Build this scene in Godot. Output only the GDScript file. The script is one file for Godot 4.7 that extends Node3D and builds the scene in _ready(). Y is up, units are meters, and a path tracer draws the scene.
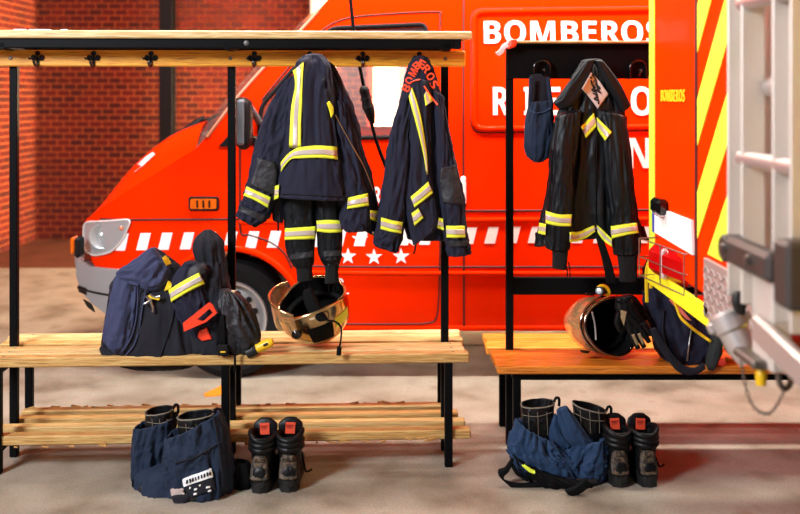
extends Node3D

const F := 930.0
const H := 1.6
var M := {}
var taken := {}
var rng := RandomNumberGenerator.new()
var fold_noise := FastNoiseLite.new()


# ------------------------------------------------------------------ geometry
class Geo:
	var v := PackedVector3Array()
	var n := PackedVector3Array()
	var uv := PackedVector2Array()
	var c := PackedColorArray()
	var ix := PackedInt32Array()
	var tint := Color(1, 1, 1)

	func add(p: Vector3, nn: Vector3, t := Vector2.ZERO) -> int:
		v.append(p)
		n.append(nn)
		uv.append(t)
		c.append(tint)
		return v.size() - 1

	func tri(a: int, b: int, d: int) -> void:
		var g := (v[b] - v[a]).cross(v[d] - v[a])
		if g.dot(n[a] + n[b] + n[d]) > 0.0:
			ix.append_array(PackedInt32Array([a, d, b]))
		else:
			ix.append_array(PackedInt32Array([a, b, d]))

	func quad(a: Vector3, b: Vector3, d: Vector3, e: Vector3, nn: Vector3) -> void:
		var i := add(a, nn)
		add(b, nn)
		add(d, nn)
		add(e, nn)
		tri(i, i + 1, i + 2)
		tri(i, i + 2, i + 3)

	func face(a: Vector3, b: Vector3, d: Vector3, out: Vector3) -> void:
		var g := (b - a).cross(d - a).normalized()
		if g.dot(out) < 0.0:
			g = -g
		var i := add(a, g)
		add(b, g)
		add(d, g)
		tri(i, i + 1, i + 2)

	func box(at: Vector3, size: Vector3, bev := 0.0, bs := Basis()) -> Geo:
		var h := size / 2.0
		var b := minf(bev, minf(h.x, minf(h.y, h.z)) * 0.9)
		for ax in 3:
			var a1 := (ax + 1) % 3
			var a2 := (ax + 2) % 3
			for s in [-1.0, 1.0]:
				var q := []
				for k in [[-1, -1], [1, -1], [1, 1], [-1, 1]]:
					var p := Vector3.ZERO
					p[ax] = s * h[ax]
					p[a1] = k[0] * (h[a1] - b)
					p[a2] = k[1] * (h[a2] - b)
					q.append(at + bs * p)
				var nn := Vector3.ZERO
				nn[ax] = s
				quad(q[0], q[1], q[2], q[3], bs * nn)
				if b > 0.0:
					for s1 in [-1.0, 1.0]:
						var r := []
						for k in [[0, -1], [0, 1], [1, 1], [1, -1]]:
							var p := Vector3.ZERO
							p[ax] = s * (h[ax] - (b if k[0] else 0.0))
							p[a1] = s1 * (h[a1] - (0.0 if k[0] else b))
							p[a2] = k[1] * (h[a2] - b)
							r.append(at + bs * p)
						var m := Vector3.ZERO
						m[ax] = s
						m[a1] = s1
						quad(r[0], r[1], r[2], r[3], (bs * m).normalized())
		if b > 0.0:
			for sx in [-1.0, 1.0]:
				for sy in [-1.0, 1.0]:
					for sz in [-1.0, 1.0]:
						var s := Vector3(sx, sy, sz)
						var p0 := at + bs * (s * Vector3(h.x, h.y - b, h.z - b))
						var p1 := at + bs * (s * Vector3(h.x - b, h.y, h.z - b))
						var p2 := at + bs * (s * Vector3(h.x - b, h.y - b, h.z))
						face(p0, p1, p2, bs * s)
		return self

	# rows of points; closed: the last column meets the first; outward is away from the middle of each row unless a direction is given
	func grid(rows: Array, closed := true, out := Vector3.ZERO) -> Geo:
		var nr := rows.size()
		var nc: int = rows[0].size()
		var first := v.size()
		var sign_sum := 0.0
		var nrm := PackedVector3Array()
		for i in nr:
			var row: PackedVector3Array = rows[i]
			var up: PackedVector3Array = rows[mini(i + 1, nr - 1)]
			var dn: PackedVector3Array = rows[maxi(i - 1, 0)]
			var mid := Vector3.ZERO
			if out == Vector3.ZERO:
				for p in row:
					mid += p
				mid /= nc
			for j in nc:
				var jn := (j + 1) % nc if closed else mini(j + 1, nc - 1)
				var jp := (j + nc - 1) % nc if closed else maxi(j - 1, 0)
				var g := (row[jn] - row[jp]).cross(up[j] - dn[j])
				if g.length_squared() < 1e-16:
					g = (up[jn] + dn[jn] - up[jp] - dn[jp]).cross(up[j] - dn[j])
				g = g.normalized()
				nrm.append(g)
				sign_sum += g.dot(out if out != Vector3.ZERO else (row[j] - mid))
		var sg := 1.0 if sign_sum >= 0.0 else -1.0
		for i in nr:
			for j in nc:
				add(rows[i][j], nrm[i * nc + j] * sg, Vector2(float(j) / nc, float(i) / nr))
		var sample := 0.0
		for i in nr - 1:
			for j in (nc if closed else nc - 1):
				var a := first + i * nc + j
				var b := first + i * nc + (j + 1) % nc
				var d := a + nc
				var e := b + nc
				tri(a, b, e)
				tri(a, e, d)
		return self

	func tube(pts: Array, r, sides := 8, cap := true) -> Geo:
		var rows := []
		var up := Vector3(0.31, 0.77, 0.55)
		for i in pts.size():
			var t: Vector3 = (pts[mini(i + 1, pts.size() - 1)] - pts[maxi(i - 1, 0)]).normalized()
			var a := t.cross(up)
			if a.length() < 0.05:
				a = t.cross(Vector3(1, 0, 0.2))
			a = a.normalized()
			var b := t.cross(a).normalized()
			up = a.cross(t)
			var rr: float = r[i] if r is Array else r
			var row := PackedVector3Array()
			for k in sides:
				var w := TAU * k / sides
				row.append(pts[i] + (a * cos(w) + b * sin(w)) * rr)
			rows.append(row)
		grid(rows, true)
		if cap:
			for e in [0, rows.size() - 1]:
				disc(rows[e], (pts[0] - pts[1]) if e == 0 else (pts[-1] - pts[-2]))
		return self

	func disc(row: PackedVector3Array, out: Vector3) -> void:
		var mid := Vector3.ZERO
		for p in row:
			mid += p
		mid /= row.size()
		var nn := out.normalized()
		var i := add(mid, nn)
		for p in row:
			add(p, nn)
		for k in row.size():
			tri(i, i + 1 + k, i + 1 + (k + 1) % row.size())

	# profile of Vector2(radius, along), turned round the axis of the given transform (its y)
	func lathe(profile: Array, tr: Transform3D, sides := 24) -> Geo:
		# every segment smooth on its own: hard edges between
		for s in profile.size() - 1:
			var p: Vector2 = profile[s]
			var q: Vector2 = profile[s + 1]
			var nn := Vector2(q.y - p.y, p.x - q.x).normalized()
			var i := v.size()
			for k in sides + 1:
				var w := TAU * k / sides
				var d := Vector3(cos(w), 0, sin(w))
				var nv := (tr.basis * (d * nn.x + Vector3.UP * nn.y)).normalized()
				add(tr * (d * p.x + Vector3.UP * p.y), nv)
				add(tr * (d * q.x + Vector3.UP * q.y), nv)
			for k in sides:
				var a := i + k * 2
				tri(a, a + 2, a + 3)
				tri(a, a + 3, a + 1)
		return self

	# flat outline (x, y of the transform) pushed out along its z
	func prism(poly: PackedVector2Array, tr: Transform3D, depth: float, bev := 0.0) -> Geo:
		var tris := Geometry2D.triangulate_polygon(poly)
		var top := poly
		if bev > 0.0:
			var shrunk := Geometry2D.offset_polygon(poly, -bev, Geometry2D.JOIN_MITER)
			if shrunk.size() == 1 and shrunk[0].size() == poly.size():
				top = shrunk[0]
				var best := 0
				for k in top.size():
					if top[k].distance_to(poly[0]) < top[best].distance_to(poly[0]):
						best = k
				var turned := PackedVector2Array()
				for k in top.size():
					turned.append(top[(best + k) % top.size()])
				top = turned
		for side in 2:
			var z := depth if side else 0.0
			var nn := tr.basis.z.normalized() * (1.0 if side else -1.0)
			var i := v.size()
			for p in (top if side else poly):
				add(tr * Vector3(p.x, p.y, z), nn)
			for k in range(0, tris.size(), 3):
				tri(i + tris[k], i + tris[k + 1], i + tris[k + 2])
		var area := 0.0
		for k in poly.size():
			area += poly[k].cross(poly[(k + 1) % poly.size()])
		var zb := depth - (bev if top != poly else 0.0)
		for k in poly.size():
			var a := poly[k]
			var b := poly[(k + 1) % poly.size()]
			var e := (b - a).normalized() * signf(area)
			var nn := (tr.basis * Vector3(e.y, -e.x, 0)).normalized()
			quad(tr * Vector3(a.x, a.y, 0), tr * Vector3(b.x, b.y, 0), tr * Vector3(b.x, b.y, zb), tr * Vector3(a.x, a.y, zb), nn)
			if top != poly:
				var c1 := top[k]
				var d1 := top[(k + 1) % poly.size()]
				quad(tr * Vector3(a.x, a.y, zb), tr * Vector3(b.x, b.y, zb), tr * Vector3(d1.x, d1.y, depth), tr * Vector3(c1.x, c1.y, depth), (nn + tr.basis.z.normalized()).normalized())
		return self

	func mesh() -> ArrayMesh:
		var a := []
		a.resize(Mesh.ARRAY_MAX)
		a[Mesh.ARRAY_VERTEX] = v
		a[Mesh.ARRAY_NORMAL] = n
		a[Mesh.ARRAY_TEX_UV] = uv
		a[Mesh.ARRAY_COLOR] = c
		a[Mesh.ARRAY_INDEX] = ix
		var m := ArrayMesh.new()
		m.add_surface_from_arrays(Mesh.PRIMITIVE_TRIANGLES, a)
		return m


# ------------------------------------------------------------------ naming
func numbered(called: String) -> String:
	var k: int = taken.get(called, 0)
	taken[called] = k + 1
	return called if k == 0 else "%s_%03d" % [called, k]


func tag(o: Node, label: String, category: String, group := "", kind := "") -> Node:
	o.set_meta("label", label)
	if category:
		o.set_meta("category", category)
	if group:
		o.set_meta("group", group)
	if kind:
		o.set_meta("kind", kind)
	return o


func thing(called: String, label: String, category: String, group := "", at := Vector3.ZERO) -> Node3D:
	var o := Node3D.new()
	o.name = numbered(called)
	add_child(o)
	o.position = at
	tag(o, label, category, group)
	return o


# a mesh under a thing (or at top level); points are given in the scene's axes unless local is set
func put(called: String, g, mat: Material, parent: Node = self, local := false) -> MeshInstance3D:
	var o := MeshInstance3D.new()
	o.mesh = g.mesh() if g is Geo else g
	o.material_override = mat
	o.name = numbered(called) if parent == self else called
	parent.add_child(o, true)
	if parent != self and not local:
		o.transform = (parent as Node3D).global_transform.affine_inverse()
	return o


func struct(called: String, g, mat: Material, label: String) -> MeshInstance3D:
	var o := put(called, g, mat)
	o.set_meta("kind", "structure")
	o.set_meta("label", label)
	return o


# ------------------------------------------------------------------ places
func W(x: float, y: float, d: float) -> Vector3:
	return Vector3((x - 400.0) / F * d, H - (y - 95.0) / F * d, -d)


func smooth_line(pts: Array, n: int) -> Array:
	var out := []
	for i in n + 1:
		var t := float(i) / n * (pts.size() - 1)
		var k := mini(int(t), pts.size() - 2)
		var f := t - k
		out.append(crom(pts[maxi(k - 1, 0)], pts[k], pts[k + 1], pts[mini(k + 2, pts.size() - 1)], f))
	return out


func crom(a, b, c, d, t: float):
	return b * 1.0 + (c - a) * (0.5 * t) + (a * 2.0 - b * 5.0 + c * 4.0 - d) * (0.5 * t * t) + (b * 3.0 - a - c * 3.0 + d) * (0.5 * t * t * t)


# ------------------------------------------------------------------ cloth
# st: cross-sections [x left, y left, x right, y right, half thickness, (depth)]; returns rows of points, the front half of each row faces the camera
func loft(st: Array, depth: float, o := {}) -> Array:
	var lines := []
	for s in st:
		var d: float = s[5] if s.size() > 5 else depth
		var l := W(s[0], s[1], d)
		var r := W(s[2], s[3], d)
		lines.append([(l + r) / 2.0, (r - l) / 2.0, float(s[4])])
	return loft_lines(lines, o)


# lines: [middle, half width as a vector, half thickness, (thickness direction)]
func loft_lines(lines: Array, o := {}) -> Array:
	var nr: int = int(o.get("rows", 40) * 1.4)
	var nc: int = int(o.get("cols", 48) * 1.4)
	var amp: float = o.get("amp", 0.006)
	if amp > 0.008:
		amp *= 1.4
	var kr: float = o.get("kr", 1.6)
	var kl: float = o.get("kl", 3.0)
	var fine: float = o.get("fine", 0.28)
	var power: float = o.get("power", 0.85)
	var seed_at: float = o.get("seed", 0.0)
	var sag: float = o.get("sag", 0.0)
	var total := 0.0
	for k in lines.size() - 1:
		total += lines[k][0].distance_to(lines[k + 1][0])
	var rows := []
	for i in nr + 1:
		var t := float(i) / nr * (lines.size() - 1)
		var k := mini(int(t), lines.size() - 2)
		var f := t - k
		var a = lines[maxi(k - 1, 0)]
		var b = lines[k]
		var c = lines[k + 1]
		var d = lines[mini(k + 2, lines.size() - 1)]
		var mid: Vector3 = crom(a[0], b[0], c[0], d[0], f)
		var half: Vector3 = crom(a[1], b[1], c[1], d[1], f)
		var ht: float = maxf(crom(a[2], b[2], c[2], d[2], f), 0.002)
		var nrm: Vector3 = b[3] if b.size() > 3 else (c[0] - b[0]).cross(half).normalized()
		if b.size() <= 3 and nrm.z < 0.0:
			nrm = -nrm
		var row := PackedVector3Array()
		var ww := half.length()
		var lim := minf(1.0, minf(ww, ht) / 0.03)
		var along := float(i) / nr * total
		for j in nc:
			var w := TAU * j / nc
			var cs := cos(w)
			var sn := sin(w)
			var e := Vector2(signf(cs) * pow(absf(cs), power), signf(sn) * pow(absf(sn), power))
			var p := mid + half * e.x + nrm * (ht * e.y)
			var dirv := (half.normalized() * cs + nrm * sn)
			var q := Vector3(cs * kr * (0.5 + ww * 4.0), sn * kr * 0.8, along * kl + seed_at)
			q.z += 0.5 * fold_noise.get_noise_3d(q.x * 0.9 + seed_at, q.y * 0.9, q.z * 0.6)
			var n1 := absf(fold_noise.get_noise_3d(q.x, q.y, q.z + seed_at * 3.1))
			var n2 := absf(fold_noise.get_noise_3d(q.x * 2.3 + 7.0, q.y * 2.3, q.z * 2.0 + q.x * 1.5))
			var n3 := fold_noise.get_noise_3d(q.x * 5.1 + 3.0, q.y * 5.1 + 11.0, q.z * 6.0)
			var disp := (0.4 - minf(n1, 0.6) * 1.5) * 1.1 + (0.3 - minf(n2, 0.6)) * fine * 2.2 + n3 * fine * 0.5
			p += dirv * (disp * amp * lim)
			if sag != 0.0:
				p.y -= sag * (1.0 - e.x * e.x) * (float(i) / nr)
			row.append(p)
		rows.append(row)
	var close: int = o.get("close", 0)   # 1 first end, 2 last end
	if close & 1:
		rows = cap_rows(rows, true)
	if close & 2:
		rows = cap_rows(rows, false)
	if o.get("lip", 0) & 1:
		rows = lip_rows(rows, true, o.get("lip_deep", 0.03))
	if o.get("lip", 0) & 2:
		rows = lip_rows(rows, false, o.get("lip_deep", 0.03))
	return rows


func row_mid(r: PackedVector3Array) -> Vector3:
	var m := Vector3.ZERO
	for p in r:
		m += p
	return m / r.size()


func cap_rows(rows: Array, at_first: bool) -> Array:
	var e: PackedVector3Array = rows[0] if at_first else rows[-1]
	var e2: PackedVector3Array = rows[1] if at_first else rows[-2]
	var m := row_mid(e)
	var push := (m - row_mid(e2)).normalized()
	var size := 0.0
	for p in e:
		size += p.distance_to(m)
	size /= e.size()
	for k in 4:
		var f := float(k + 1) / 4.0
		var s := cos(f * PI / 2.0)
		var r := PackedVector3Array()
		for p in e:
			r.append(m + (p - m) * maxf(s, 0.01) + push * (sin(f * PI / 2.0) * size * 0.35))
		if at_first:
			rows.push_front(r)
		else:
			rows.push_back(r)
	return rows


# the hem turns in and a little way back up inside
func lip_rows(rows: Array, at_first: bool, deep: float) -> Array:
	var e: PackedVector3Array = rows[0] if at_first else rows[-1]
	var e2: PackedVector3Array = rows[2] if at_first else rows[-3]
	var m := row_mid(e)
	var back := (row_mid(e2) - m).normalized()
	for k in [[0.0, -0.004, 0.006], [0.0, 0.0, 0.010], [deep, 0.0, 0.012], [deep * 2.0, 0.0, 0.016]]:
		var r := PackedVector3Array()
		for p in e:
			var q: Vector3 = p + back * (k[0] + k[1])
			var inw := (m - p)
			var l := inw.length()
			r.append(q + inw.normalized() * minf(k[2], l * 0.6))
		if at_first:
			rows.push_front(r)
		else:
			rows.push_back(r)
	return rows


# where the front of some surfaces lies: pixel cell -> nearest z
func front_of(surfaces: Array) -> Dictionary:
	var dm := {}
	for rows in surfaces:
		for i in rows.size() - 1:
			var r0: PackedVector3Array = rows[i]
			var r1: PackedVector3Array = rows[i + 1]
			for j in r0.size():
				var k := (j + 1) % r0.size()
				for p in [r0[j], (r0[j] + r0[k]) / 2.0, (r0[j] + r1[j]) / 2.0, (r0[j] + r1[k]) / 2.0]:
					var d: float = -p.z
					var key := Vector2i(int((p.x / d * F + 400.0) / 2.0), int((95.0 - (p.y - H) / d * F) / 2.0))
					if not dm.has(key) or dm[key] < p.z:
						dm[key] = p.z
	return dm


func depth_at(dm: Dictionary, x: float, y: float, fallback: float) -> float:
	var c := Vector2i(int(x / 2.0), int(y / 2.0))
	for ring in range(1, 7):
		var s := 0.0
		var w := 0.0
		var top := -1e9
		for a in range(-ring, ring + 1):
			for b in range(-ring, ring + 1):
				var k := c + Vector2i(a, b)
				if dm.has(k):
					var q := Vector2(k.x * 2 + 1 - x, k.y * 2 + 1 - y).length_squared()
					var u := 1.0 / (q + 1.0)
					s += dm[k] * u
					w += u
					top = maxf(top, dm[k])
		if w > 0.0:
			return -lerpf(s / w, top, 0.6)
	return fallback


# a strip lying on a surface: rows [x left, y left, x right, y right]
func strip(dm: Dictionary, rows: Array, c0: float, c1: float, lift: float, fallback: float, nr := 14, nc := 8) -> Geo:
	var pts := []
	var lines := []
	for r in rows:
		lines.append([Vector2(r[0], r[1]), Vector2(r[2], r[3])])
	for i in nr + 1:
		var t := float(i) / nr * (lines.size() - 1)
		var k := mini(int(t), lines.size() - 2)
		var f := t - k
		var a = lines[maxi(k - 1, 0)]
		var b = lines[k]
		var c = lines[k + 1]
		var d = lines[mini(k + 2, lines.size() - 1)]
		var l: Vector2 = crom(a[0], b[0], c[0], d[0], f)
		var q: Vector2 = crom(a[1], b[1], c[1], d[1], f)
		var row := PackedVector3Array()
		for j in nc + 1:
			var u := lerpf(c0, c1, float(j) / nc)
			var p := l.lerp(q, u)
			row.append(W(p.x, p.y, depth_at(dm, p.x, p.y, fallback) - lift))
		pts.append(row)
	pts = eased(pts)
	# fold the edges back so that the strip has a thickness
	var full := []
	for i in pts.size():
		var row: PackedVector3Array = pts[i]
		var r2 := PackedVector3Array([row[0] + Vector3(0, 0, -lift - 0.006)])
		r2.append_array(row)
		r2.append(row[-1] + Vector3(0, 0, -lift - 0.006))
		full.append(r2)
	for e in [0, full.size() - 1]:
		var r3 := PackedVector3Array()
		for p in full[e]:
			r3.append(p + Vector3(0, 0, -lift - 0.006))
		if e == 0:
			full.push_front(r3)
		else:
			full.push_back(r3)
	return Geo.new().grid(full, false, Vector3(0, 0, 1))


# takes the steps out of a sheet: each point's depth becomes the middle of its neighbours'
func eased(pts: Array) -> Array:
	var out := []
	for i in pts.size():
		var row := PackedVector3Array()
		for j in pts[i].size():
			var p: Vector3 = pts[i][j]
			var z := 0.0
			var n := 0
			for a in range(maxi(i - 1, 0), mini(i + 2, pts.size())):
				for b in range(maxi(j - 1, 0), mini(j + 2, pts[i].size())):
					z += pts[a][b].z
					n += 1
			z = maxf(z / n, p.z - 0.002)
			row.append(Vector3(p.x, p.y, z))
		out.append(row)
	return out


# yellow tape with a silver stripe down its middle
func tape(dm: Dictionary, rows: Array, parent: Node, fallback := 4.0, lift := 0.005) -> void:
	var y := put("reflective_band", strip(dm, rows, 0.0, 1.0, lift, fallback), M.tape_yellow, parent)
	y.set_meta("label", "fluorescent yellow reflective band")
	var s := put("silver_stripe", strip(dm, rows, 0.3, 0.7, lift + 0.0025, fallback), M.tape_silver, y)
	s.set_meta("label", "silver stripe of the band")


func line_on(dm: Dictionary, px: Array, r: float, lift: float, fallback: float, n := 16) -> Geo:
	var pts := []
	var vs := []
	for p in px:
		vs.append(Vector2(p[0], p[1]))
	for p in smooth_line(vs, n):
		pts.append(W(p.x, p.y, depth_at(dm, p.x, p.y, fallback) - lift))
	return Geo.new().tube(pts, r, 6)


func px_tube(px: Array, depth: float, r, n := 20, sides := 8) -> Geo:
	var vs := []
	for p in px:
		vs.append(W(p[0], p[1], p[2] if p.size() > 2 else depth))
	return Geo.new().tube(smooth_line(vs, n), r, sides)


func px_poly(px: Array, depth: float) -> PackedVector2Array:
	var out := PackedVector2Array()
	for p in px:
		var w := W(p[0], p[1], depth)
		out.append(Vector2(w.x, w.y))
	return out


# a plate parallel to the picture: outline in pixels at a depth, its own thickness towards the camera
func plate(px: Array, depth: float, thick: float, bev := 0.0) -> Geo:
	return Geo.new().prism(px_poly(px, depth), Transform3D(Basis(), Vector3(0, 0, -depth)), thick, bev)


func lettering(called: String, s: String, parent: Node, mat: Material, low: Vector3, size: Vector2, across := Vector3.RIGHT, up := Vector3.UP, thick := 0.004, face := "Droid Sans", bold := true) -> MeshInstance3D:
	var f := SystemFont.new()
	f.font_names = PackedStringArray([face])
	f.font_weight = 700 if bold else 400
	var t := TextMesh.new()
	t.font = f
	t.text = s
	t.font_size = 64
	t.pixel_size = 0.01
	t.depth = 0.05
	t.curve_step = 2.0
	var o := put(called, t, mat, parent)
	var b := t.get_aabb()
	var nz := across.cross(up).normalized()
	var bs := Basis(across * (size.x / b.size.x), up * (size.y / b.size.y), nz * (thick / 0.05))
	var tr := Transform3D(bs, low - bs * b.position)
	o.transform = ((parent as Node3D).global_transform.affine_inverse() if parent != self else Transform3D()) * tr
	return o


# ------------------------------------------------------------------ materials
func mat(called: String, col: Color, rough := 0.6, metal := 0.0, o := {}) -> StandardMaterial3D:
	var m := StandardMaterial3D.new()
	m.resource_name = called
	m.albedo_color = col
	m.roughness = rough
	m.metallic = metal
	m.metallic_specular = o.get("spec", 0.5)
	if o.has("coat"):
		m.clearcoat_enabled = true
		m.clearcoat = o.coat
		m.clearcoat_roughness = o.get("coat_rough", 0.06)
	if o.has("tex"):
		m.albedo_texture = o.tex
	if o.has("bump"):
		m.heightmap_enabled = true
		m.heightmap_texture = o.bump
		m.heightmap_scale = o.get("bump_cm", 0.2)
	if o.has("scale"):
		m.uv1_triplanar = true
		m.uv1_world_triplanar = o.get("world", false)
		var s = o.scale
		m.uv1_scale = s if s is Vector3 else Vector3(s, s, s)
		if o.has("shift"):
			m.uv1_offset = o.shift
	if o.has("sheen"):
		m.rim_enabled = true
		m.rim = o.sheen
		m.rim_tint = 0.6
	if o.get("vc", false):
		m.vertex_color_use_as_albedo = true
	if o.has("glow"):
		m.emission_enabled = true
		m.emission = o.get("glow_color", col)
		m.emission_energy_multiplier = o.glow
	M[called] = m
	return m


func rgb(r: int, g: int, b: int) -> Color:
	return Color(r / 255.0, g / 255.0, b / 255.0)


func noise(sd: int, freq: float, oct := 4) -> FastNoiseLite:
	var n := FastNoiseLite.new()
	n.seed = sd
	n.frequency = freq
	n.fractal_octaves = oct
	n.noise_type = FastNoiseLite.TYPE_SIMPLEX_SMOOTH
	return n


# a seamless picture: a colour ramp over stretched noise plus fine grain
func picture(w: int, h: int, sd: int, freq: float, stretch: float, ramp: Array, grain := 0.08, grain_freq := 0.4) -> ImageTexture:
	var base := noise(sd, freq).get_seamless_image(int(w / stretch), h, false, false, 0.15)
	base.resize(w, h, Image.INTERPOLATE_BILINEAR)
	var fine := noise(sd + 9, grain_freq, 2).get_seamless_image(w, h, false, false, 0.1)
	var g := Gradient.new()
	g.offsets = PackedFloat32Array()
	g.colors = PackedColorArray()
	var offs := PackedFloat32Array()
	var cols := PackedColorArray()
	for k in ramp.size():
		offs.append(ramp[k][0])
		cols.append(ramp[k][1])
	g.offsets = offs
	g.colors = cols
	var im := Image.create(w, h, false, Image.FORMAT_RGB8)
	for y in h:
		for x in w:
			var t := base.get_pixel(x, y).r
			var c := g.sample(t)
			var k := 1.0 + (fine.get_pixel(x, y).r - 0.5) * 2.0 * grain
			im.set_pixel(x, y, Color(c.r * k, c.g * k, c.b * k).clamp())
	return ImageTexture.create_from_image(im)


func height_tex(w: int, h: int, sd: int, freq: float, oct := 4) -> ImageTexture:
	return ImageTexture.create_from_image(noise(sd, freq, oct).get_seamless_image(w, h, false, false, 0.1))


func make_materials() -> void:
	fold_noise = noise(5, 1.0, 2)
	var weave := height_tex(256, 256, 3, 0.25, 2)
	var wrinkle := height_tex(256, 256, 8, 0.02, 4)
	var cloth_h := height_tex(512, 512, 18, 0.008, 3)
	var rough_h := height_tex(512, 512, 12, 0.03, 5)
	# wood: long grain along x
	var tones := [[rgb(214, 160, 96), rgb(232, 188, 128), rgb(196, 138, 76)], [rgb(206, 146, 80), rgb(226, 176, 112), rgb(184, 122, 62)], [rgb(222, 172, 112), rgb(238, 200, 146), rgb(204, 150, 88)], [rgb(196, 130, 66), rgb(214, 156, 92), rgb(170, 106, 50)]]
	for k in 4:
		var t = tones[k]
		var tex := picture(512, 256, 20 + k, 0.05, 8.0, [[0.0, t[2]], [0.35, t[0]], [0.55, t[1]], [0.7, t[0]], [1.0, t[2].darkened(0.25)]], 0.10, 0.3)
		mat("wood_%d" % k, rgb(232, 250, 255), 0.42, 0, {"tex": tex, "scale": Vector3(1.1, 5.0, 5.0), "shift": Vector3(k * 0.37, k * 0.21, k * 0.13)})
		mat("oiled_wood_%d" % k, rgb(255, 204, 118), 0.28, 0, {"tex": tex, "scale": Vector3(1.1, 5.0, 5.0), "shift": Vector3(k * 0.37, k * 0.21, k * 0.13), "coat": 0.35, "coat_rough": 0.2})
		mat("rail_wood_%d" % k, rgb(250, 222, 98), 0.42, 0, {"tex": tex, "scale": Vector3(1.1, 4.0, 4.0), "shift": Vector3(k * 0.37, k * 0.21, k * 0.13)})
	mat("black_steel", rgb(9, 10, 12), 0.5, 0.0, {"spec": 0.2})
	mat("black_panel", rgb(8, 9, 11), 0.55, 0.0, {"spec": 0.2})
	mat("black_gloss", rgb(10, 10, 11), 0.15)
	mat("steel", rgb(170, 168, 165), 0.3, 1.0)
	mat("dull_steel", rgb(120, 112, 106), 0.45, 0.9)
	var concrete := picture(1024, 1024, 41, 0.008, 1.0, [[0.0, rgb(126, 112, 98)], [0.35, rgb(160, 147, 132)], [0.55, rgb(172, 159, 145)], [0.75, rgb(180, 168, 155)], [1.0, rgb(148, 132, 114)]], 0.10, 0.25)
	mat("concrete", rgb(222, 226, 222), 0.5, 0, {"tex": concrete, "scale": 0.3, "world": true, "bump": rough_h, "bump_cm": 0.1})
	mat("dark_concrete", rgb(150, 92, 66), 0.55, 0, {"tex": concrete, "scale": 0.4, "world": true})
	mat("yellow_floor", rgb(206, 186, 40), 0.5)
	mat("orange_floor", rgb(255, 130, 20), 0.5)
	mat("mortar", rgb(206, 108, 46), 0.9, 0, {"bump": rough_h, "scale": 3.0, "bump_cm": 0.1})
	mat("brick", Color.WHITE, 0.85, 0, {"vc": true, "bump": rough_h, "scale": 3.0, "bump_cm": 0.06})
	mat("plain_brick", rgb(150, 62, 40), 0.85, 0, {"bump": rough_h, "scale": 3.0, "bump_cm": 0.3})
	mat("plaster", rgb(150, 140, 130), 0.85)
	mat("ceiling_paint", rgb(120, 114, 108), 0.9)
	mat("pillar_paint", rgb(16, 10, 9), 0.5, 0, {"spec": 0.25})
	mat("white_paint", rgb(236, 232, 226), 0.4)
	mat("pillar_strip", rgb(196, 128, 100), 0.4)
	mat("red_frame", rgb(225, 45, 20), 0.4)
	# vehicles
	mat("fire_red", Color(0.93, 0.165, 0.0), 0.4, 0, {"coat": 0.10, "coat_rough": 0.05, "spec": 0.08})
	mat("truck_red", Color(0.94, 0.20, 0.0), 0.42, 0, {"coat": 0.04, "spec": 0.08})
	mat("seam_dark", rgb(70, 10, 6), 0.6)
	mat("decal_white", rgb(240, 240, 240), 0.45)
	mat("bumper_grey", rgb(142, 142, 144), 0.55, 0, {"spec": 0.4})
	mat("trim_dark", rgb(18, 18, 20), 0.55, 0, {"spec": 0.3})
	mat("dark_interior", rgb(46, 46, 50), 0.8)
	mat("tyre", rgb(16, 16, 18), 0.75, 0, {"spec": 0.3})
	mat("rim_steel", rgb(178, 176, 176), 0.4, 0.6)
	mat("amber", rgb(214, 96, 8), 0.2, 0, {"coat": 0.6})
	mat("mirror_grey", rgb(88, 98, 108), 0.35)
	mat("chrome", rgb(222, 222, 224), 0.08, 1.0)
	mat("lamp_reflector", rgb(176, 178, 180), 0.3, 0.35)
	mat("lens_ribs", rgb(236, 234, 232), 0.2, 0.2, {"coat": 0.8})
	mat("yellow_signal", rgb(250, 240, 40), 0.4)
	mat("lime_signal", rgb(226, 246, 70), 0.4)
	mat("lamp_red", rgb(176, 2, 4), 0.2, 0, {"coat": 0.25, "spec": 0.3})
	mat("lamp_white", rgb(220, 190, 190), 0.2, 0, {"coat": 1.0})
	mat("aluminium", rgb(200, 192, 188), 0.42, 0.7)
	mat("aluminium_warm", rgb(208, 198, 188), 0.55, 0.35)
	mat("plate_white", rgb(244, 244, 242), 0.4)
	mat("eu_blue", rgb(40, 50, 170), 0.4)
	mat("orange_paint", rgb(255, 206, 30), 0.4)
	var g := mat("glass", Color(0.75, 0.8, 0.8, 0.12), 0.03)
	g.transparency = BaseMaterial3D.TRANSPARENCY_ALPHA
	var gv := mat("visor_gold", Color(1.0, 0.80, 0.55, 0.14), 0.06, 0.2)
	gv.transparency = BaseMaterial3D.TRANSPARENCY_ALPHA
	# cloth and leather
	mat("navy_cloth", rgb(9, 11, 38), 0.85, 0, {"bump": cloth_h, "scale": 1.6, "bump_cm": 0.5, "sheen": 0.04})
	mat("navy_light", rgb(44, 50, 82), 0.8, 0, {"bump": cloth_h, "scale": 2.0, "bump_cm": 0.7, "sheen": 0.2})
	mat("dark_navy", rgb(7, 9, 24), 0.85, 0, {"bump": cloth_h, "scale": 1.6, "bump_cm": 0.5, "sheen": 0.04})
	mat("blue_cloth", rgb(4, 27, 52), 0.85, 0, {"bump": cloth_h, "scale": 2.2, "bump_cm": 0.9, "sheen": 0.2})
	mat("denim_blue", rgb(20, 50, 84), 0.85, 0, {"bump": cloth_h, "scale": 2.4, "bump_cm": 1.0, "sheen": 0.2})
	mat("black_cloth", rgb(6, 11, 17), 0.5, 0, {"bump": cloth_h, "scale": 1.2, "bump_cm": 0.3, "sheen": 0.04, "spec": 0.35})
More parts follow.
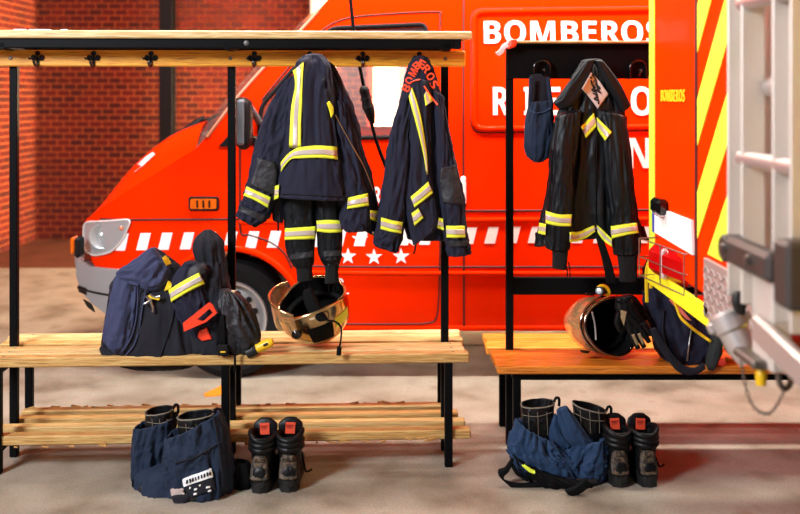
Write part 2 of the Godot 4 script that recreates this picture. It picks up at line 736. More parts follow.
	mat("grey_patch", rgb(28, 28, 34), 0.6, 0, {"bump": wrinkle, "scale": 4.0, "bump_cm": 0.5})
	mat("knit", rgb(7, 8, 10), 0.95, 0, {"bump": weave, "scale": Vector3(22, 5, 22), "bump_cm": 0.2})
	mat("tape_yellow", rgb(234, 242, 64), 0.5, 0, {"spec": 0.4})
	mat("tape_silver", rgb(206, 190, 184), 0.35, 0.25)
	mat("patch_pale", rgb(196, 176, 168), 0.6)
	mat("ink", rgb(16, 16, 18), 0.7)
	mat("orange_print", rgb(255, 74, 24), 0.6)
	mat("zip_metal", rgb(150, 120, 84), 0.4, 0.6)
	mat("leather", rgb(11, 12, 14), 0.42, 0, {"bump": wrinkle, "scale": 8.0, "bump_cm": 0.15, "spec": 0.35})
	var camo := picture(256, 256, 71, 0.03, 1.0, [[0.0, rgb(40, 34, 28)], [0.5, rgb(38, 32, 26)], [0.58, rgb(84, 68, 50)], [0.7, rgb(104, 86, 64)], [1.0, rgb(52, 44, 36)]], 0.1, 0.3)
	mat("worn_brown", Color.WHITE, 0.6, 0, {"tex": camo, "scale": 5.0})
	mat("rubber", rgb(13, 14, 15), 0.55)
	mat("boot_trim", rgb(120, 112, 98), 0.7)
	mat("orange_label", rgb(226, 76, 44), 0.6)
	mat("label_print", rgb(140, 30, 18), 0.6)
	mat("lining", rgb(9, 9, 10), 0.75, 0, {"spec": 0.25})
	mat("tan_leather", rgb(150, 126, 92), 0.6)
	mat("gold", rgb(214, 184, 136), 0.16, 1.0)
	mat("chrome_warm", rgb(170, 150, 136), 0.12, 1.0)
	mat("clamp_dark", rgb(58, 50, 46), 0.5)
	mat("strap_black", rgb(9, 10, 12), 0.7, 0, {"spec": 0.25})
	mat("torch_yellow", rgb(236, 186, 20), 0.4)
	mat("buckle_red", rgb(240, 60, 26), 0.4)
	mat("yellow_web", rgb(240, 200, 20), 0.6)
	mat("beige", rgb(206, 184, 150), 0.7)
	mat("pink_web", rgb(210, 110, 90), 0.6)
	var mesh_h := height_tex(256, 256, 31, 0.12, 1)
	mat("pocket_mesh", rgb(40, 46, 46), 0.6, 0, {"bump": mesh_h, "scale": 12.0, "bump_cm": 0.4})
	mat("lamp_glow", rgb(255, 244, 224), 0.5, 0, {"glow": 2.0})
	mat("lamp_housing", rgb(226, 226, 224), 0.5)


# ------------------------------------------------------------------ the scene
func _ready() -> void:
	rng.seed = 7
	var cam := Camera3D.new()
	cam.name = "camera"
	add_child(cam)
	cam.position = Vector3(0, H, 0)
	var lens := CameraAttributesPhysical.new()
	lens.frustum_focal_length = 41.0
	lens.frustum_focus_distance = 4.0
	lens.exposure_aperture = 1.7
	cam.attributes = lens
	cam.set_frustum(514.0 / F * 0.05, Vector2(0, -162.0 / F * 0.05), 0.05, 120.0)
	cam.current = true
	var we := WorldEnvironment.new()
	we.name = "environment"
	var env := Environment.new()
	env.background_mode = Environment.BG_SKY
	var sky := Sky.new()
	var sm := ProceduralSkyMaterial.new()
	sm.sky_top_color = rgb(120, 160, 220)
	sm.sky_horizon_color = rgb(214, 222, 232)
	sm.ground_bottom_color = rgb(120, 112, 104)
	sm.ground_horizon_color = rgb(190, 186, 180)
	sm.sky_energy_multiplier = 0.5
	sm.ground_energy_multiplier = 0.6
	sky.sky_material = sm
	env.sky = sky
	env.tonemap_mode = Environment.TONE_MAPPER_LINEAR
	env.tonemap_exposure = 0.9
	env.sdfgi_enabled = true
	env.ssao_enabled = true
	env.ssil_enabled = true
	we.environment = env
	add_child(we)
	make_materials()
	lamps()
	room()
	van()
	coat_bench()
	second_bench()
	coats()
	things_on_benches()
	things_on_floor()
	truck()


# the ceiling lights of the hall, all above the frame
func lamps() -> void:
	for l in [
		["flood_light", "flood light on the left wall by the gateway, turned towards the coat racks", Vector3(-3.4, 3.5, -0.4), Vector2(1.4, 1.0), 44.0, Vector3(0.62, -0.36, -0.72), Color(0.94, 0.97, 1.0)],
		["ceiling_light", "long white ceiling light between the coat racks and the van", Vector3(0.7, 3.5, -4.55), Vector2(5.0, 0.3), 37.0, Vector3(0, -1, 0), Color(1.0, 0.97, 0.93)],
		["flood_light", "flood light on a stand behind the van, turned towards the left brick wall", Vector3(1.6, 1.4, -9.5), Vector2(0.8, 0.6), 110.0, Vector3(-1.0, 0.16, 0.05), Color(1.0, 0.88, 0.7)],
		["ceiling_light", "small ceiling light over the white double door", Vector3(-0.2, 4.3, -9.5), Vector2(0.8, 0.4), 15.0, Vector3(0.1, -1, -0.2), Color(1.0, 0.93, 0.84)],
	]:
		var down: Vector3 = l[5].normalized()
		var side := down.cross(Vector3(0, 0, 1)).normalized()
		var fwd := side.cross(down).normalized()
		var bs := Basis(side, down, fwd)
		var size: Vector2 = l[3]
		var t := thing(l[0], l[1], "lamp", "", l[2])
		put("housing", Geo.new().box(l[2] - down * 0.06, Vector3(size.x + 0.08, 0.08, size.y + 0.08), 0.01, bs), M.lamp_housing, t)
		put("lamp_panel", Geo.new().box(l[2] - down * 0.01, Vector3(size.x, 0.02, size.y), 0.004, bs), M.lamp_glow, t)
		if l[2].y < 3.0:
			put("stand", Geo.new().tube([l[2] - down * 0.08, Vector3(l[2].x + 0.1, 0.02, l[2].z)], 0.025), M.black_steel, t)
			put("foot", Geo.new().box(Vector3(l[2].x + 0.1, 0.015, l[2].z), Vector3(0.6, 0.03, 0.6), 0.01), M.black_steel, t)
		var a := AreaLight3D.new()
		a.name = numbered("area_light")
		add_child(a)
		a.area_size = size
		a.light_energy = l[4]
		a.light_color = l[6]
		a.shadow_enabled = true
		a.area_range = 30.0
		a.transform = Transform3D(Basis(side, -fwd, -down), l[2] + down * 0.02)


func brick_tone() -> Color:
	var t := rng.randf()
	var c := rgb(80, 17, 7).lerp(rgb(108, 25, 9), t).srgb_to_linear()
	return c * rng.randf_range(0.8, 1.1)


func room() -> void:
	var fl := Geo.new().box(Vector3(1.6, -0.1, -2.6), Vector3(13.4, 0.2, 12.0))
	struct("floor", fl, M.concrete, "worn pale concrete floor of the fire station hall")
	struct("floor", Geo.new().box(Vector3(1.6, -0.1, -9.55), Vector3(13.4, 0.2, 1.9)), M.dark_concrete, "reddish brown floor strip along the back brick wall")
	tag(put("floor_marking", Geo.new().box(Vector3(1.0, 0.002, -6.2), Vector3(1.6, 0.004, 0.5)), M.yellow_floor), "yellow painted patch on the floor beneath the van", "floor marking", "", "structure")
	var flat := PackedVector2Array()
	for p in [[204, 394], [213, 390], [223, 385], [223, 395], [214, 396.5], [205, 397]]:
		var d: float = H * F / (p[1] - 95.0)
		flat.append(Vector2((p[0] - 400.0) / F * d, d))
	tag(put("floor_marking", Geo.new().prism(flat, Transform3D(Basis(Vector3.RIGHT, Vector3(0, 0, -1), Vector3.UP), Vector3.ZERO), 0.003), M.orange_floor), "small orange paint patch on the floor beside the van wheel", "floor marking", "", "structure")
	struct("ceiling", Geo.new().box(Vector3(1.6, 5.1, -3.5), Vector3(13.4, 0.2, 14.4)), M.ceiling_paint, "plain pale ceiling of the hall")
	struct("wall_right", Geo.new().box(Vector3(8.2, 2.5, -3.5), Vector3(0.2, 5.4, 14.4)), M.plaster, "plain plastered side wall behind the fire engine")
	# front: big gate openings to the yard
	var fr := Geo.new()
	fr.box(Vector3(1.6, 4.65, 3.4), Vector3(13.4, 0.9, 0.3))
	for x in [-4.6, -0.4, 3.8, 7.9]:
		fr.box(Vector3(x, 2.1, 3.4), Vector3(0.6, 4.2, 0.3))
	struct("wall_front", fr, M.plaster, "plastered front wall with open gateways")
	# brick walls
	var wl := struct("wall_left", Geo.new().box(Vector3(-4.15, 2.5, -3.5), Vector3(0.2, 5.4, 14.4)), M.mortar, "orange brick side wall with pale joints left of the van")
	var wb := struct("wall_back", Geo.new().box(Vector3(1.6, 2.5, -10.45), Vector3(13.4, 5.4, 0.2)), M.mortar, "dark red brick back wall with orange joints behind the van")
	var bw := 0.143
	var bh := 0.069
	var rest := Geo.new()
	var near := []
	for r in 42:
		for k in range(-1, 64):
			var x := -4.03 + (k + (0.5 if r % 2 else 0.0)) * bw
			if x > 1.5:
				continue
			var c := Vector3(x + bw / 2.0, (r + 0.5) * bh, -10.357)
			var px := 400.0 + c.x / 10.33 * F
			var py := 95.0 - (c.y - H) / 10.33 * F
			near.append([absf(px - 120.0) + absf(py - 110.0) * 1.1 + (400.0 if px > 235.0 or px < 36.0 else 0.0), c])
	near.sort_custom(func(a, b): return a[0] < b[0])
	var shapes := []
	for s in 6:
		var g := Geo.new()
		g.tint = brick_tone()
		g.box(Vector3.ZERO, Vector3(bw - 0.011, bh - 0.009, 0.03), 0.003)
		shapes.append(g.mesh())
	for i in near.size():
		var c: Vector3 = near[i][1]
		c.z += rng.randf_range(-0.002, 0.003)
		if i < 300:
			var b := put("brick", shapes[rng.randi() % 6], M.brick, wb)
			b.position = c
		else:
			rest.tint = brick_tone()
			rest.box(c, Vector3(bw - 0.011, bh - 0.009, 0.03), 0.0)
	put("brick_field", rest, M.brick, wb).set_meta("kind", "stuff")
	rest = Geo.new()
	var n := 0
	for r in 42:
		for k in range(-1, 66):
			var z := -10.33 + (k + (0.5 if r % 2 else 0.0)) * bw
			var c := Vector3(-4.057, (r + 0.5) * bh, z + bw / 2.0)
			rest.tint = brick_tone()
			if k in [4, 5, 6, 7] and r > 2 and n < 160:
				n += 1
				var g: ArrayMesh = shapes[rng.randi() % 6]
				var b := put("brick", g, M.brick, wl)
				b.transform = Transform3D(Basis(Vector3.UP, PI / 2), c)
			else:
				rest.box(c, Vector3(0.03, bh - 0.009, bw - 0.011), 0.0)
	put("brick_field", rest, M.brick, wl).set_meta("kind", "stuff")
	# dark steel column on the back wall
	var a := W(161, 0, 10.2).x
	var b2 := W(174.5, 0, 10.2).x
	var cg := Geo.new()
	var mx := (a + b2) / 2.0
	cg.box(Vector3(mx, 2.5, -10.26), Vector3(b2 - a, 5.0, 0.02), 0.004)
	cg.box(Vector3(mx, 2.5, -10.19), Vector3(0.014, 5.0, 0.12), 0.003)
	cg.box(Vector3(mx, 2.5, -10.12), Vector3(b2 - a, 5.0, 0.02), 0.004)
	struct("trim_1", cg, M.pillar_paint, "dark steel column standing against the back brick wall")
	# pale pilaster and a white double door with red frames, seen past and through the van
	struct("trim_2", Geo.new().box(Vector3(W(323, 0, 10.3).x, 2.5, -10.27), Vector3(0.27, 5.0, 0.16), 0.01), M.patch_pale, "pale painted pilaster on the back wall beside the van roof")
	var x0 := W(368, 0, 10.3).x
	var dr := struct("door_1", Geo.new().box(Vector3(x0 + 0.75, 1.35, -10.30), Vector3(1.5, 2.7, 0.06), 0.004), M.white_paint, "white double door in red frames on the back wall seen through the van window")
	for k in 3:
		put("frame", Geo.new().box(Vector3(x0 + [0.03, 0.46, 1.47][k], 1.35, -10.25), Vector3(0.07, 2.7, 0.07), 0.006), M.red_frame, dr)
	put("handle", Geo.new().tube([Vector3(x0 + 0.55, 1.05, -10.26), Vector3(x0 + 0.55, 1.05, -10.2), Vector3(x0 + 0.68, 1.05, -10.2)], 0.012), M.steel, dr)


# ------------------------------------------------------------------ van
const VZ := -5.2

func side_z(x: float, y: float) -> float:
	var t := maxf(0.0, (-1.02 - x) / 0.75)
	var z := VZ - 0.24 * pow(t, 2.6)
	z -= 0.16 * pow(maxf(0.0, (y - 1.37) / 1.2), 1.4)
	z -= 0.05 * pow(clampf((0.9 - y) / 0.7, 0.0, 1.0), 2.0)
	return z


func side_px(px: float, py: float) -> Vector2:
	var d := -VZ
	var p := Vector2.ZERO
	for k in 4:
		p = Vector2((px - 400.0) / F * d, H - (py - 95.0) / F * d)
		d = -side_z(p.x, p.y)
	return p


func side_poly(px: Array) -> PackedVector2Array:
	var o := PackedVector2Array()
	for p in px:
		o.append(side_px(p[0], p[1]))
	return o


func S(p: Vector2, lift := 0.0) -> Vector3:
	return Vector3(p.x, p.y, side_z(p.x, p.y) + lift)


# a sheet that follows the van's side; mirror puts it on the far side
func side_sheet(poly: PackedVector2Array, holes: Array, lift: float, thick: float, far := false, cell := 0.1) -> Geo:
	var g := Geo.new()
	var pieces := [poly]
	for h in holes:
		var next := []
		var mid := 0.0
		for p in h:
			mid += p.x / h.size()
		for q in pieces:
			for half in [PackedVector2Array([Vector2(-9, -9), Vector2(mid, -9), Vector2(mid, 9), Vector2(-9, 9)]), PackedVector2Array([Vector2(mid, -9), Vector2(9, -9), Vector2(9, 9), Vector2(mid, 9)])]:
				for part in Geometry2D.intersect_polygons(q, half):
					for left in Geometry2D.clip_polygons(part, h):
						if not Geometry2D.is_polygon_clockwise(left):
							next.append(left)
		pieces = next
	for q in pieces:
		var lo: Vector2 = q[0]
		var hi: Vector2 = q[0]
		for p in q:
			lo = lo.min(p)
			hi = hi.max(p)
		var nx := maxi(1, int((hi.x - lo.x) / cell))
		var ny := maxi(1, int((hi.y - lo.y) / cell))
		for i in nx:
			for j in ny:
				var a := lo + (hi - lo) * Vector2(float(i) / nx, float(j) / ny)
				var b := lo + (hi - lo) * Vector2(float(i + 1) / nx, float(j + 1) / ny)
				for part in Geometry2D.intersect_polygons(q, PackedVector2Array([a, Vector2(b.x, a.y), b, Vector2(a.x, b.y)])):
					var tris := Geometry2D.triangulate_polygon(part)
					var first := g.v.size()
					for p in part:
						var dx := (side_z(p.x + 0.01, p.y) - side_z(p.x - 0.01, p.y)) / 0.02
						var dy := (side_z(p.x, p.y + 0.01) - side_z(p.x, p.y - 0.01)) / 0.02
						var nn := Vector3(-dx, -dy, 1).normalized()
						var at := S(p, lift)
						if far:
							at.z = -12.3 - at.z
							nn.z = -nn.z
						g.add(at, nn)
					for k in range(0, tris.size(), 3):
						g.tri(first + tris[k], first + tris[k + 1], first + tris[k + 2])
	if thick > 0.0:
		for loop in [poly] + holes:
			var area := 0.0
			for k in loop.size():
				area += loop[k].cross(loop[(k + 1) % loop.size()])
			var hole: bool = holes.has(loop)
			for k in loop.size():
				var a: Vector2 = loop[k]
				var b: Vector2 = loop[(k + 1) % loop.size()]
				var steps := maxi(1, int(a.distance_to(b) / cell))
				for s in steps:
					var p := a.lerp(b, float(s) / steps)
					var q := a.lerp(b, float(s + 1) / steps)
					var e := (q - p).normalized() * signf(area) * (-1.0 if hole else 1.0)
					var p3 := S(p, lift)
					var q3 := S(q, lift)
					var back := Vector3(0, 0, -thick)
					if far:
						p3.z = -12.3 - p3.z
						q3.z = -12.3 - q3.z
						back = -back
					g.quad(p3, q3, q3 + back, p3 + back, Vector3(e.y, -e.x, 0))
	return g


func side_line(px: Array, lift: float, r: float, n := 24, closed := false) -> Geo:
	var vs := []
	for p in px:
		vs.append(side_px(p[0], p[1]))
	if closed:
		vs.append(vs[0])
	var pts := []
	if n > 0:
		for p in smooth_line(vs, n):
			pts.append(S(p, lift))
	else:
		for k in vs.size() - 1:
			for s in 4:
				pts.append(S(vs[k].lerp(vs[k + 1], s / 4.0), lift))
		pts.append(S(vs[-1], lift))
	return Geo.new().tube(pts, r, 6)


func round_px(px: Array, rad: float) -> Array:
	# rounds the corners of a pixel outline
	var out := []
	for k in px.size():
		var p := Vector2(px[k][0], px[k][1])
		var a := Vector2(px[k - 1][0], px[k - 1][1])
		var q := px[(k + 1) % px.size()] as Array
		var b := Vector2(q[0], q[1])
		var ra := minf(rad, p.distance_to(a) * 0.45)
		var rb := minf(rad, p.distance_to(b) * 0.45)
		var s := p + (a - p).normalized() * ra
		var e := p + (b - p).normalized() * rb
		for i in 5:
			var t := i / 4.0
			var m := s.lerp(p, t).lerp(p.lerp(e, t), t)
			out.append([m.x, m.y])
	return out


func van() -> void:
	var t := thing("fire_van", "large red fire service van parked behind the coat racks with white lettering", "van", "", Vector3(1.0, 0, -6.15))
	# outline of the side
	var arch := []
	for k in 15:
		var w := PI * k / 14.0
		arch.append([229 - 75 * cos(w), 322 - 74 * sin(w)])
	var out := [[92, 262], [86, 246], [84, 228], [86, 219], [97, 211], [120, 196], [158, 172], [196, 148.5], [212, 130], [236, 99], [268, 63], [300, 31], [318, 11], [330, -2], [350, -22], [390, -52], [450, -62], [800, -66], [1030, -66], [1030, 329]]
	out += [[315, 329], [304, 322]]
	arch.reverse()
	out += arch
	out += [[150, 322], [120, 300], [104, 280]]
	var poly := side_poly(out)
	if Geometry2D.is_polygon_clockwise(poly):
		poly.reverse()
	var win := round_px([[259, 139], [261, 106], [292, 70], [331, 28], [426, 24], [432, 137]], 7)
	var hole := side_poly(win)
	if Geometry2D.is_polygon_clockwise(hole):
		hole.reverse()
	put("body_side", side_sheet(poly, [hole], 0.0, 0.05), M.fire_red, t)
	put("body_side", side_sheet(poly, [hole], 0.0, 0.05, true, 0.25), M.fire_red, t)
	var gl := put("window_pane", side_sheet(hole, [], -0.025, 0.0), M.glass, t)
	put("window_seal", side_line(win, -0.004, 0.014, 0, true), M.trim_dark, gl)
	put("window_bar", side_line([[300, 62], [300, 100], [299, 138]], -0.01, 0.014), M.trim_dark, gl)
	put("window_pane", side_sheet(hole, [], -0.025, 0.0, true), M.glass, t)
	# skin that runs over hood, windscreen and roof from side to side
	var crest := [[86, 219], [97, 211], [120, 196], [158, 172], [196, 148.5]]
	put("hood", van_skin(crest, [0.01, 0.05, 0.13, 0.17, 0.13], 0.06), M.fire_red, t)
	put("windscreen", van_skin([[196, 148.5], [212, 130], [236, 99], [268, 63], [300, 31], [318, 11]], [0.09, 0.07, 0.05, 0.04, 0.03, 0.02], 0.16, 0.05), M.glass, t)
	put("roof", van_skin([[318, 11], [330, -2], [350, -22], [390, -52], [450, -62], [800, -66], [1030, -66]], [0.02, 0.03, 0.05, 0.07, 0.08, 0.08, 0.08], 0.05), M.fire_red, t)
	put("nose", van_skin([[112, 318], [92, 300], [84, 275], [84, 250], [84, 228], [86, 219]], [0.0, 0.0, 0.0, 0.0, 0.0, 0.01], 0.06), M.fire_red, t)
	put("underside", Geo.new().box(Vector3(1.0, 0.36, -6.15), Vector3(4.8, 0.06, 1.6), 0.02), M.trim_dark, t)
	put("rear_panel", Geo.new().box(Vector3(side_px(1028, 0).x, 1.45, -6.15), Vector3(0.05, 2.3, 1.78), 0.02), M.fire_red, t)
	# pillar trim, wiper, scuttle
	put("pillar_trim", side_line([[207, 137], [236, 99], [268, 63], [300, 31], [318, 11]], 0.0, 0.010), M.pillar_strip, t)
	put("door_frame_line", side_line([[262, 100], [290, 66], [318, 34], [345, 19], [390, 14], [436, 12], [440, 16], [440, 30]], 0.0, 0.006, 40), M.seam_dark, t)
	put("wiper", Geo.new().tube([Vector3(-1.40, 1.33, -5.62), Vector3(-1.28, 1.41, -5.7), Vector3(-1.12, 1.49, -6.0)], [0.02, 0.015, 0.008], 6), M.trim_dark, t)
	put("wiper", Geo.new().tube([W(187, 131, 5.75), W(195, 124, 5.75), W(204, 117.5, 5.8)], [0.03, 0.025, 0.012], 6), M.trim_dark, t)
	put("scuttle", Geo.new().box(Vector3(-1.24, 1.315, -6.15), Vector3(0.22, 0.06, 1.5), 0.02, Basis(Vector3(0, 0, 1), 0.5)), M.trim_dark, t)
	# seams and swage lines
	put("door_seam", side_line([[240, 148], [240, 190], [240.5, 231], [250, 235], [270, 242], [284, 253], [292, 268]], 0.0, 0.006, 40), M.seam_dark, t)
	put("door_seam", side_line([[464, -40], [463.5, 60], [463.5, 180], [464, 328]], 0.0, 0.006, 20), M.seam_dark, t)
	put("door_seam", side_line([[440, 180], [440, 250], [438.5, 300], [436, 318], [428, 323], [400, 324], [315, 324]], 0.0, 0.005, 50), M.seam_dark, t)
	put("swage_line", side_line([[240, 212], [330, 211.5], [464, 211], [640, 210], [780, 209]], 0.0, 0.007, 30), M.seam_dark, t)
	put("swage_line", side_line([[100, 219], [160, 219.5], [200, 219.5], [238, 219]], 0.0, 0.006, 30), M.seam_dark, t)
	put("swage_line", side_line([[296, 266], [380, 267], [464, 267], [640, 267], [780, 267]], 0.0, 0.006, 30), M.seam_dark, t)
	put("rub_rail", side_line([[298, 272], [380, 273], [464, 273], [640, 273], [780, 273]], 0.004, 0.012, 30), M.fire_red, t)
	put("rub_rail", side_line([[240, 222], [330, 221], [464, 220], [640, 219], [780, 218]], 0.002, 0.014, 30), M.fire_red, t)
	put("sill", side_line([[316, 328], [464, 328], [780, 328]], -0.01, 0.02, 30), M.fire_red, t)
	put("panel_ridge", side_line(round_px([[474, 12], [700, 9], [700, 126], [474, 129]], 10), 0.0, 0.018, 0, true), M.fire_red, t)
	put("panel_seam", side_line(round_px([[471, 9], [703, 6], [703, 130], [471, 133]], 12), 0.0, 0.004, 0, true), M.seam_dark, t)
	put("door_handle", Geo.new().box(S(side_px(463, 190), 0.02), Vector3(0.03, 0.16, 0.04), 0.01), M.decal_white, t)
	var lip := arch.duplicate()
	put("arch_lip", side_line(lip, 0.0, 0.02, 40), M.fire_red, t)
	# wheel housing
	var house := []
	for k in 13:
		var w := PI * k / 12.0
		var c := side_px(229, 322)
		house.append(PackedVector3Array([Vector3(c.x - 0.43 * cos(w), c.y + 0.42 * sin(w), VZ - 0.04), Vector3(c.x - 0.43 * cos(w), c.y + 0.42 * sin(w), VZ - 0.5)]))
	put("wheel_housing", Geo.new().grid(house, false, Vector3(0, -1, 0)), M.trim_dark, t)
	for wx in [side_px(229, 323).x, 2.6]:
		for wz in [VZ - 0.15, -6.95]:
			van_wheel(t, Vector3(wx, 0.333, wz), 1.0 if wz > -6.0 else -1.0)
	# bumper
	var bump := side_poly([[78, 259], [92, 266], [150, 270], [158, 270], [153, 322], [122, 322], [108, 313], [93, 302], [82, 290], [77, 275]])
	if Geometry2D.is_polygon_clockwise(bump):
		bump.reverse()
	var bp := put("bumper", side_sheet(bump, [], 0.035, 0.09), M.bumper_grey, t)
	put("bumper_front", van_skin([[108, 313], [93, 302], [82, 290], [77, 275], [78, 259]], [0.0, 0.0, 0.0, 0.0, 0.0], 0.18), M.bumper_grey, bp)
	put("bumper_groove", side_line([[79, 287], [100, 292], [130, 296], [156, 297]], 0.037, 0.006), M.trim_dark, bp)
	var slot := side_poly([[79, 284], [88, 287], [88, 294], [80, 291]])
	if Geometry2D.is_polygon_clockwise(slot):
		slot.reverse()
	put("bumper_slot", side_sheet(slot, [], 0.04, 0.0), M.trim_dark, bp)
	var fog := side_poly(round_px([[84, 297], [94, 302], [98, 312], [89, 306]], 3))
	if Geometry2D.is_polygon_clockwise(fog):
		fog.reverse()
	put("fog_lamp", side_sheet(fog, [], 0.042, 0.0), M.trim_dark, bp)
	# headlight
	var hl := side_poly(round_px([[84, 222], [132, 219], [124, 238], [112, 252], [93, 256], [83, 249]], 6))
	if Geometry2D.is_polygon_clockwise(hl):
		hl.reverse()
	var h := put("headlight", side_sheet(hl, [], 0.006, 0.03, false, 0.04), M.lamp_reflector, t)
	for r in [[102, 236, 13.0]]:
		var at := S(side_px(r[0], r[1]), 0.008)
		var rad: float = r[2] / 179.0
		put("reflector", Geo.new().lathe([Vector2(rad, 0.006), Vector2(rad * 0.9, 0.004), Vector2(rad * 0.55, -0.012), Vector2(rad * 0.3, -0.02), Vector2(rad * 0.28, 0.004), Vector2(0.0001, 0.01)], Transform3D(Basis(Vector3.RIGHT, PI / 2), at), 24), M.lamp_reflector, h)
	put("lens", side_sheet(hl, [], 0.022, 0.0, false, 0.05), M.glass, h)
	put("lamp_rim", side_line(round_px([[84, 222], [132, 219], [124, 238], [112, 252], [93, 256], [83, 249]], 6), 0.01, 0.006, 0, true), M.lens_ribs, h)
	var bulb := S(side_px(122, 228), 0.012)
	put("bulb", Geo.new().lathe([Vector2(0, 0.008), Vector2(0.012, 0.004), Vector2(0.014, 0)], Transform3D(Basis(Vector3.RIGHT, PI / 2), bulb), 12), M.amber, h)
	# repeater and the lamp on the corner
	var rp := side_poly(round_px([[191, 198.5], [217, 198.5], [217, 208.5], [191, 208.5]], 2))
	if Geometry2D.is_polygon_clockwise(rp):
		rp.reverse()
	var rep := put("indicator", side_sheet(rp, [], 0.02, 0.025), M.amber, t)
	put("indicator_bezel", side_line(round_px([[190, 197.5], [218, 197.5], [218, 209.5], [190, 209.5]], 2), 0.005, 0.007, 0, true), M.trim_dark, rep)
	for k in 3:
		put("lens_rib", side_line([[198 + k * 6, 200], [198 + k * 6, 207]], 0.021, 0.005, 4), M.pillar_paint, rep)
	var cp := W(74.5, 245, 5.42)
	var cl := put("corner_lamp", Geo.new().box(cp, Vector3(0.024, 0.10, 0.09), 0.010), M.amber, t)
	put("lamp_case", Geo.new().box(cp + Vector3(0.028, -0.01, 0), Vector3(0.034, 0.12, 0.1), 0.015), M.trim_dark, cl)
	# mirror
	var mr := put("mirror", loft_geo([[236.5, 100, 248, 99, 0.05], [236, 104, 251.5, 103, 0.07], [236, 122, 252, 120, 0.075], [236.5, 142, 252, 141, 0.07], [239, 147, 249, 147, 0.05]], 5.02, {"amp": 0.0, "power": 0.6, "close": 3, "rows": 20, "cols": 24}), M.trim_dark, t)
	put("mirror_cover", loft_geo([[237.5, 102, 246, 101, 0.05], [237, 120, 246.5, 120, 0.055], [237.5, 143, 246, 143, 0.05]], 4.99, {"amp": 0.0, "power": 0.6, "close": 3, "rows": 16, "cols": 20}), M.mirror_grey, mr)
	put("mirror_arm", Geo.new().tube([W(250, 140, 5.05), W(258, 142, 5.2)], 0.03, 8), M.trim_dark, mr)
	put("mirror_arm", Geo.new().tube([W(250, 108, 5.05), W(259, 122, 5.2)], 0.02, 8), M.mirror_grey, mr)
	var tri := side_poly([[219, 146], [236, 128], [236, 147]])
	if Geometry2D.is_polygon_clockwise(tri):
		tri.reverse()
	put("quarter_trim", side_sheet(tri, [], 0.006, 0.01), M.trim_dark, t)
	# inside
	var cab := put("cab_interior", Geo.new().box(Vector3(0.9, 1.0, -6.15), Vector3(0.08, 1.3, 1.6), 0.02), M.dark_interior, t)
	put("dashboard", Geo.new().box(Vector3(-0.98, 1.1, -6.15), Vector3(0.4, 0.35, 1.6), 0.08), M.dark_interior, cab)
	for z in [-5.65, -6.6]:
		put("seat", Geo.new().box(Vector3(-0.2, 0.75, z), Vector3(0.5, 0.16, 0.5), 0.05), M.dark_interior, cab)
		put("seat_back", Geo.new().box(Vector3(0.08, 1.1, z), Vector3(0.14, 0.62, 0.46), 0.05, Basis(Vector3(0, 0, 1), -0.2)), M.dark_interior, cab)
	var ring := []
	for k in 25:
		var w := TAU * k / 24.0
		ring.append(Vector3(-0.66, 1.2, -5.65) + Vector3(cos(w) * 0.08, sin(w) * 0.17, 0) + Vector3(0, 0, cos(w) * 0.17))
	put("steering_wheel", Geo.new().tube(ring, 0.014, 6), M.trim_dark, cab)
	# white blocks along the side
	for i in 31:
		var x := 114.5 + i * 21.75
		var y := lerpf(250.5, 243.0, clampf(i / 18.0, 0, 1))
		var up := lerpf(17.0, 16.5, clampf(i / 18.0, 0, 1))
		var q := [[x, y], [x + 10.6, y], [x + 14.6, y - up], [x + 4.4, y - up]]
		if i == 0:
			q = [[x + 1, y], [x + 10.6, y], [x + 14.4, y - up], [x + 10, y - up]]
		var sp := side_poly(q)
		if Geometry2D.is_polygon_clockwise(sp):
			sp.reverse()
		put("white_block", side_sheet(sp, [], 0.004, 0.004), M.decal_white, t)
	for s in [[360, 240], [384.5, 240.5], [409, 240], [348, 257.5], [374, 258], [401, 257.5]]:
		var pts := []
		for k in 10:
			var r := 8.6 if k % 2 == 0 else 3.5
			pts.append([s[0] + r * sin(TAU * k / 10.0), s[1] - 1.0 - r * cos(TAU * k / 10.0)])
		var sp := side_poly(pts)
		if Geometry2D.is_polygon_clockwise(sp):
			sp.reverse()
		put("white_star", side_sheet(sp, [], 0.004, 0.004), M.decal_white, t)
	van_text("BOMBEROS", 484, 44, 660, 20.5, t)
	van_text("R", 493, 115, 509, 87, t)
	van_text("I", 524, 115, 530, 87, t)
	van_text("E", 545, 115, 560, 87, t)
	van_text("S", 572, 115, 588, 87, t)
	van_text("G", 602, 115, 620, 87, t)
	van_text("O", 631, 115.5, 652, 86.5, t)
	van_text("N", 628.5, 168, 650, 138, t)
	van_text("R", 373.5, 203, 381, 187, t)
	van_text("o", 336.5, 285, 343.5, 278, t)
	van_text("M", 325, 308, 349, 292.5, t, "Droid Serif")
	# crest sticker on the hood
	var c1 := [[133, 171], [138, 165], [146, 158], [153, 153], [156, 155], [150, 161], [143, 167], [135, 173]]
	var cg := Geo.new()
	var rows := []
	for k in 4:
		rows.append(PackedVector3Array([Vector3.ZERO, Vector3.ZERO]))
	for k in 4:
		for e in 2:
			var pr = c1[k] if e == 0 else c1[7 - k]
			rows[k][e] = hood_hit(pr[0], pr[1])
	cg.grid(rows, false, Vector3(0, 0.7, 0.7))
	put("crest_sticker", cg, M.decal_white, t)


var hood_rows := []

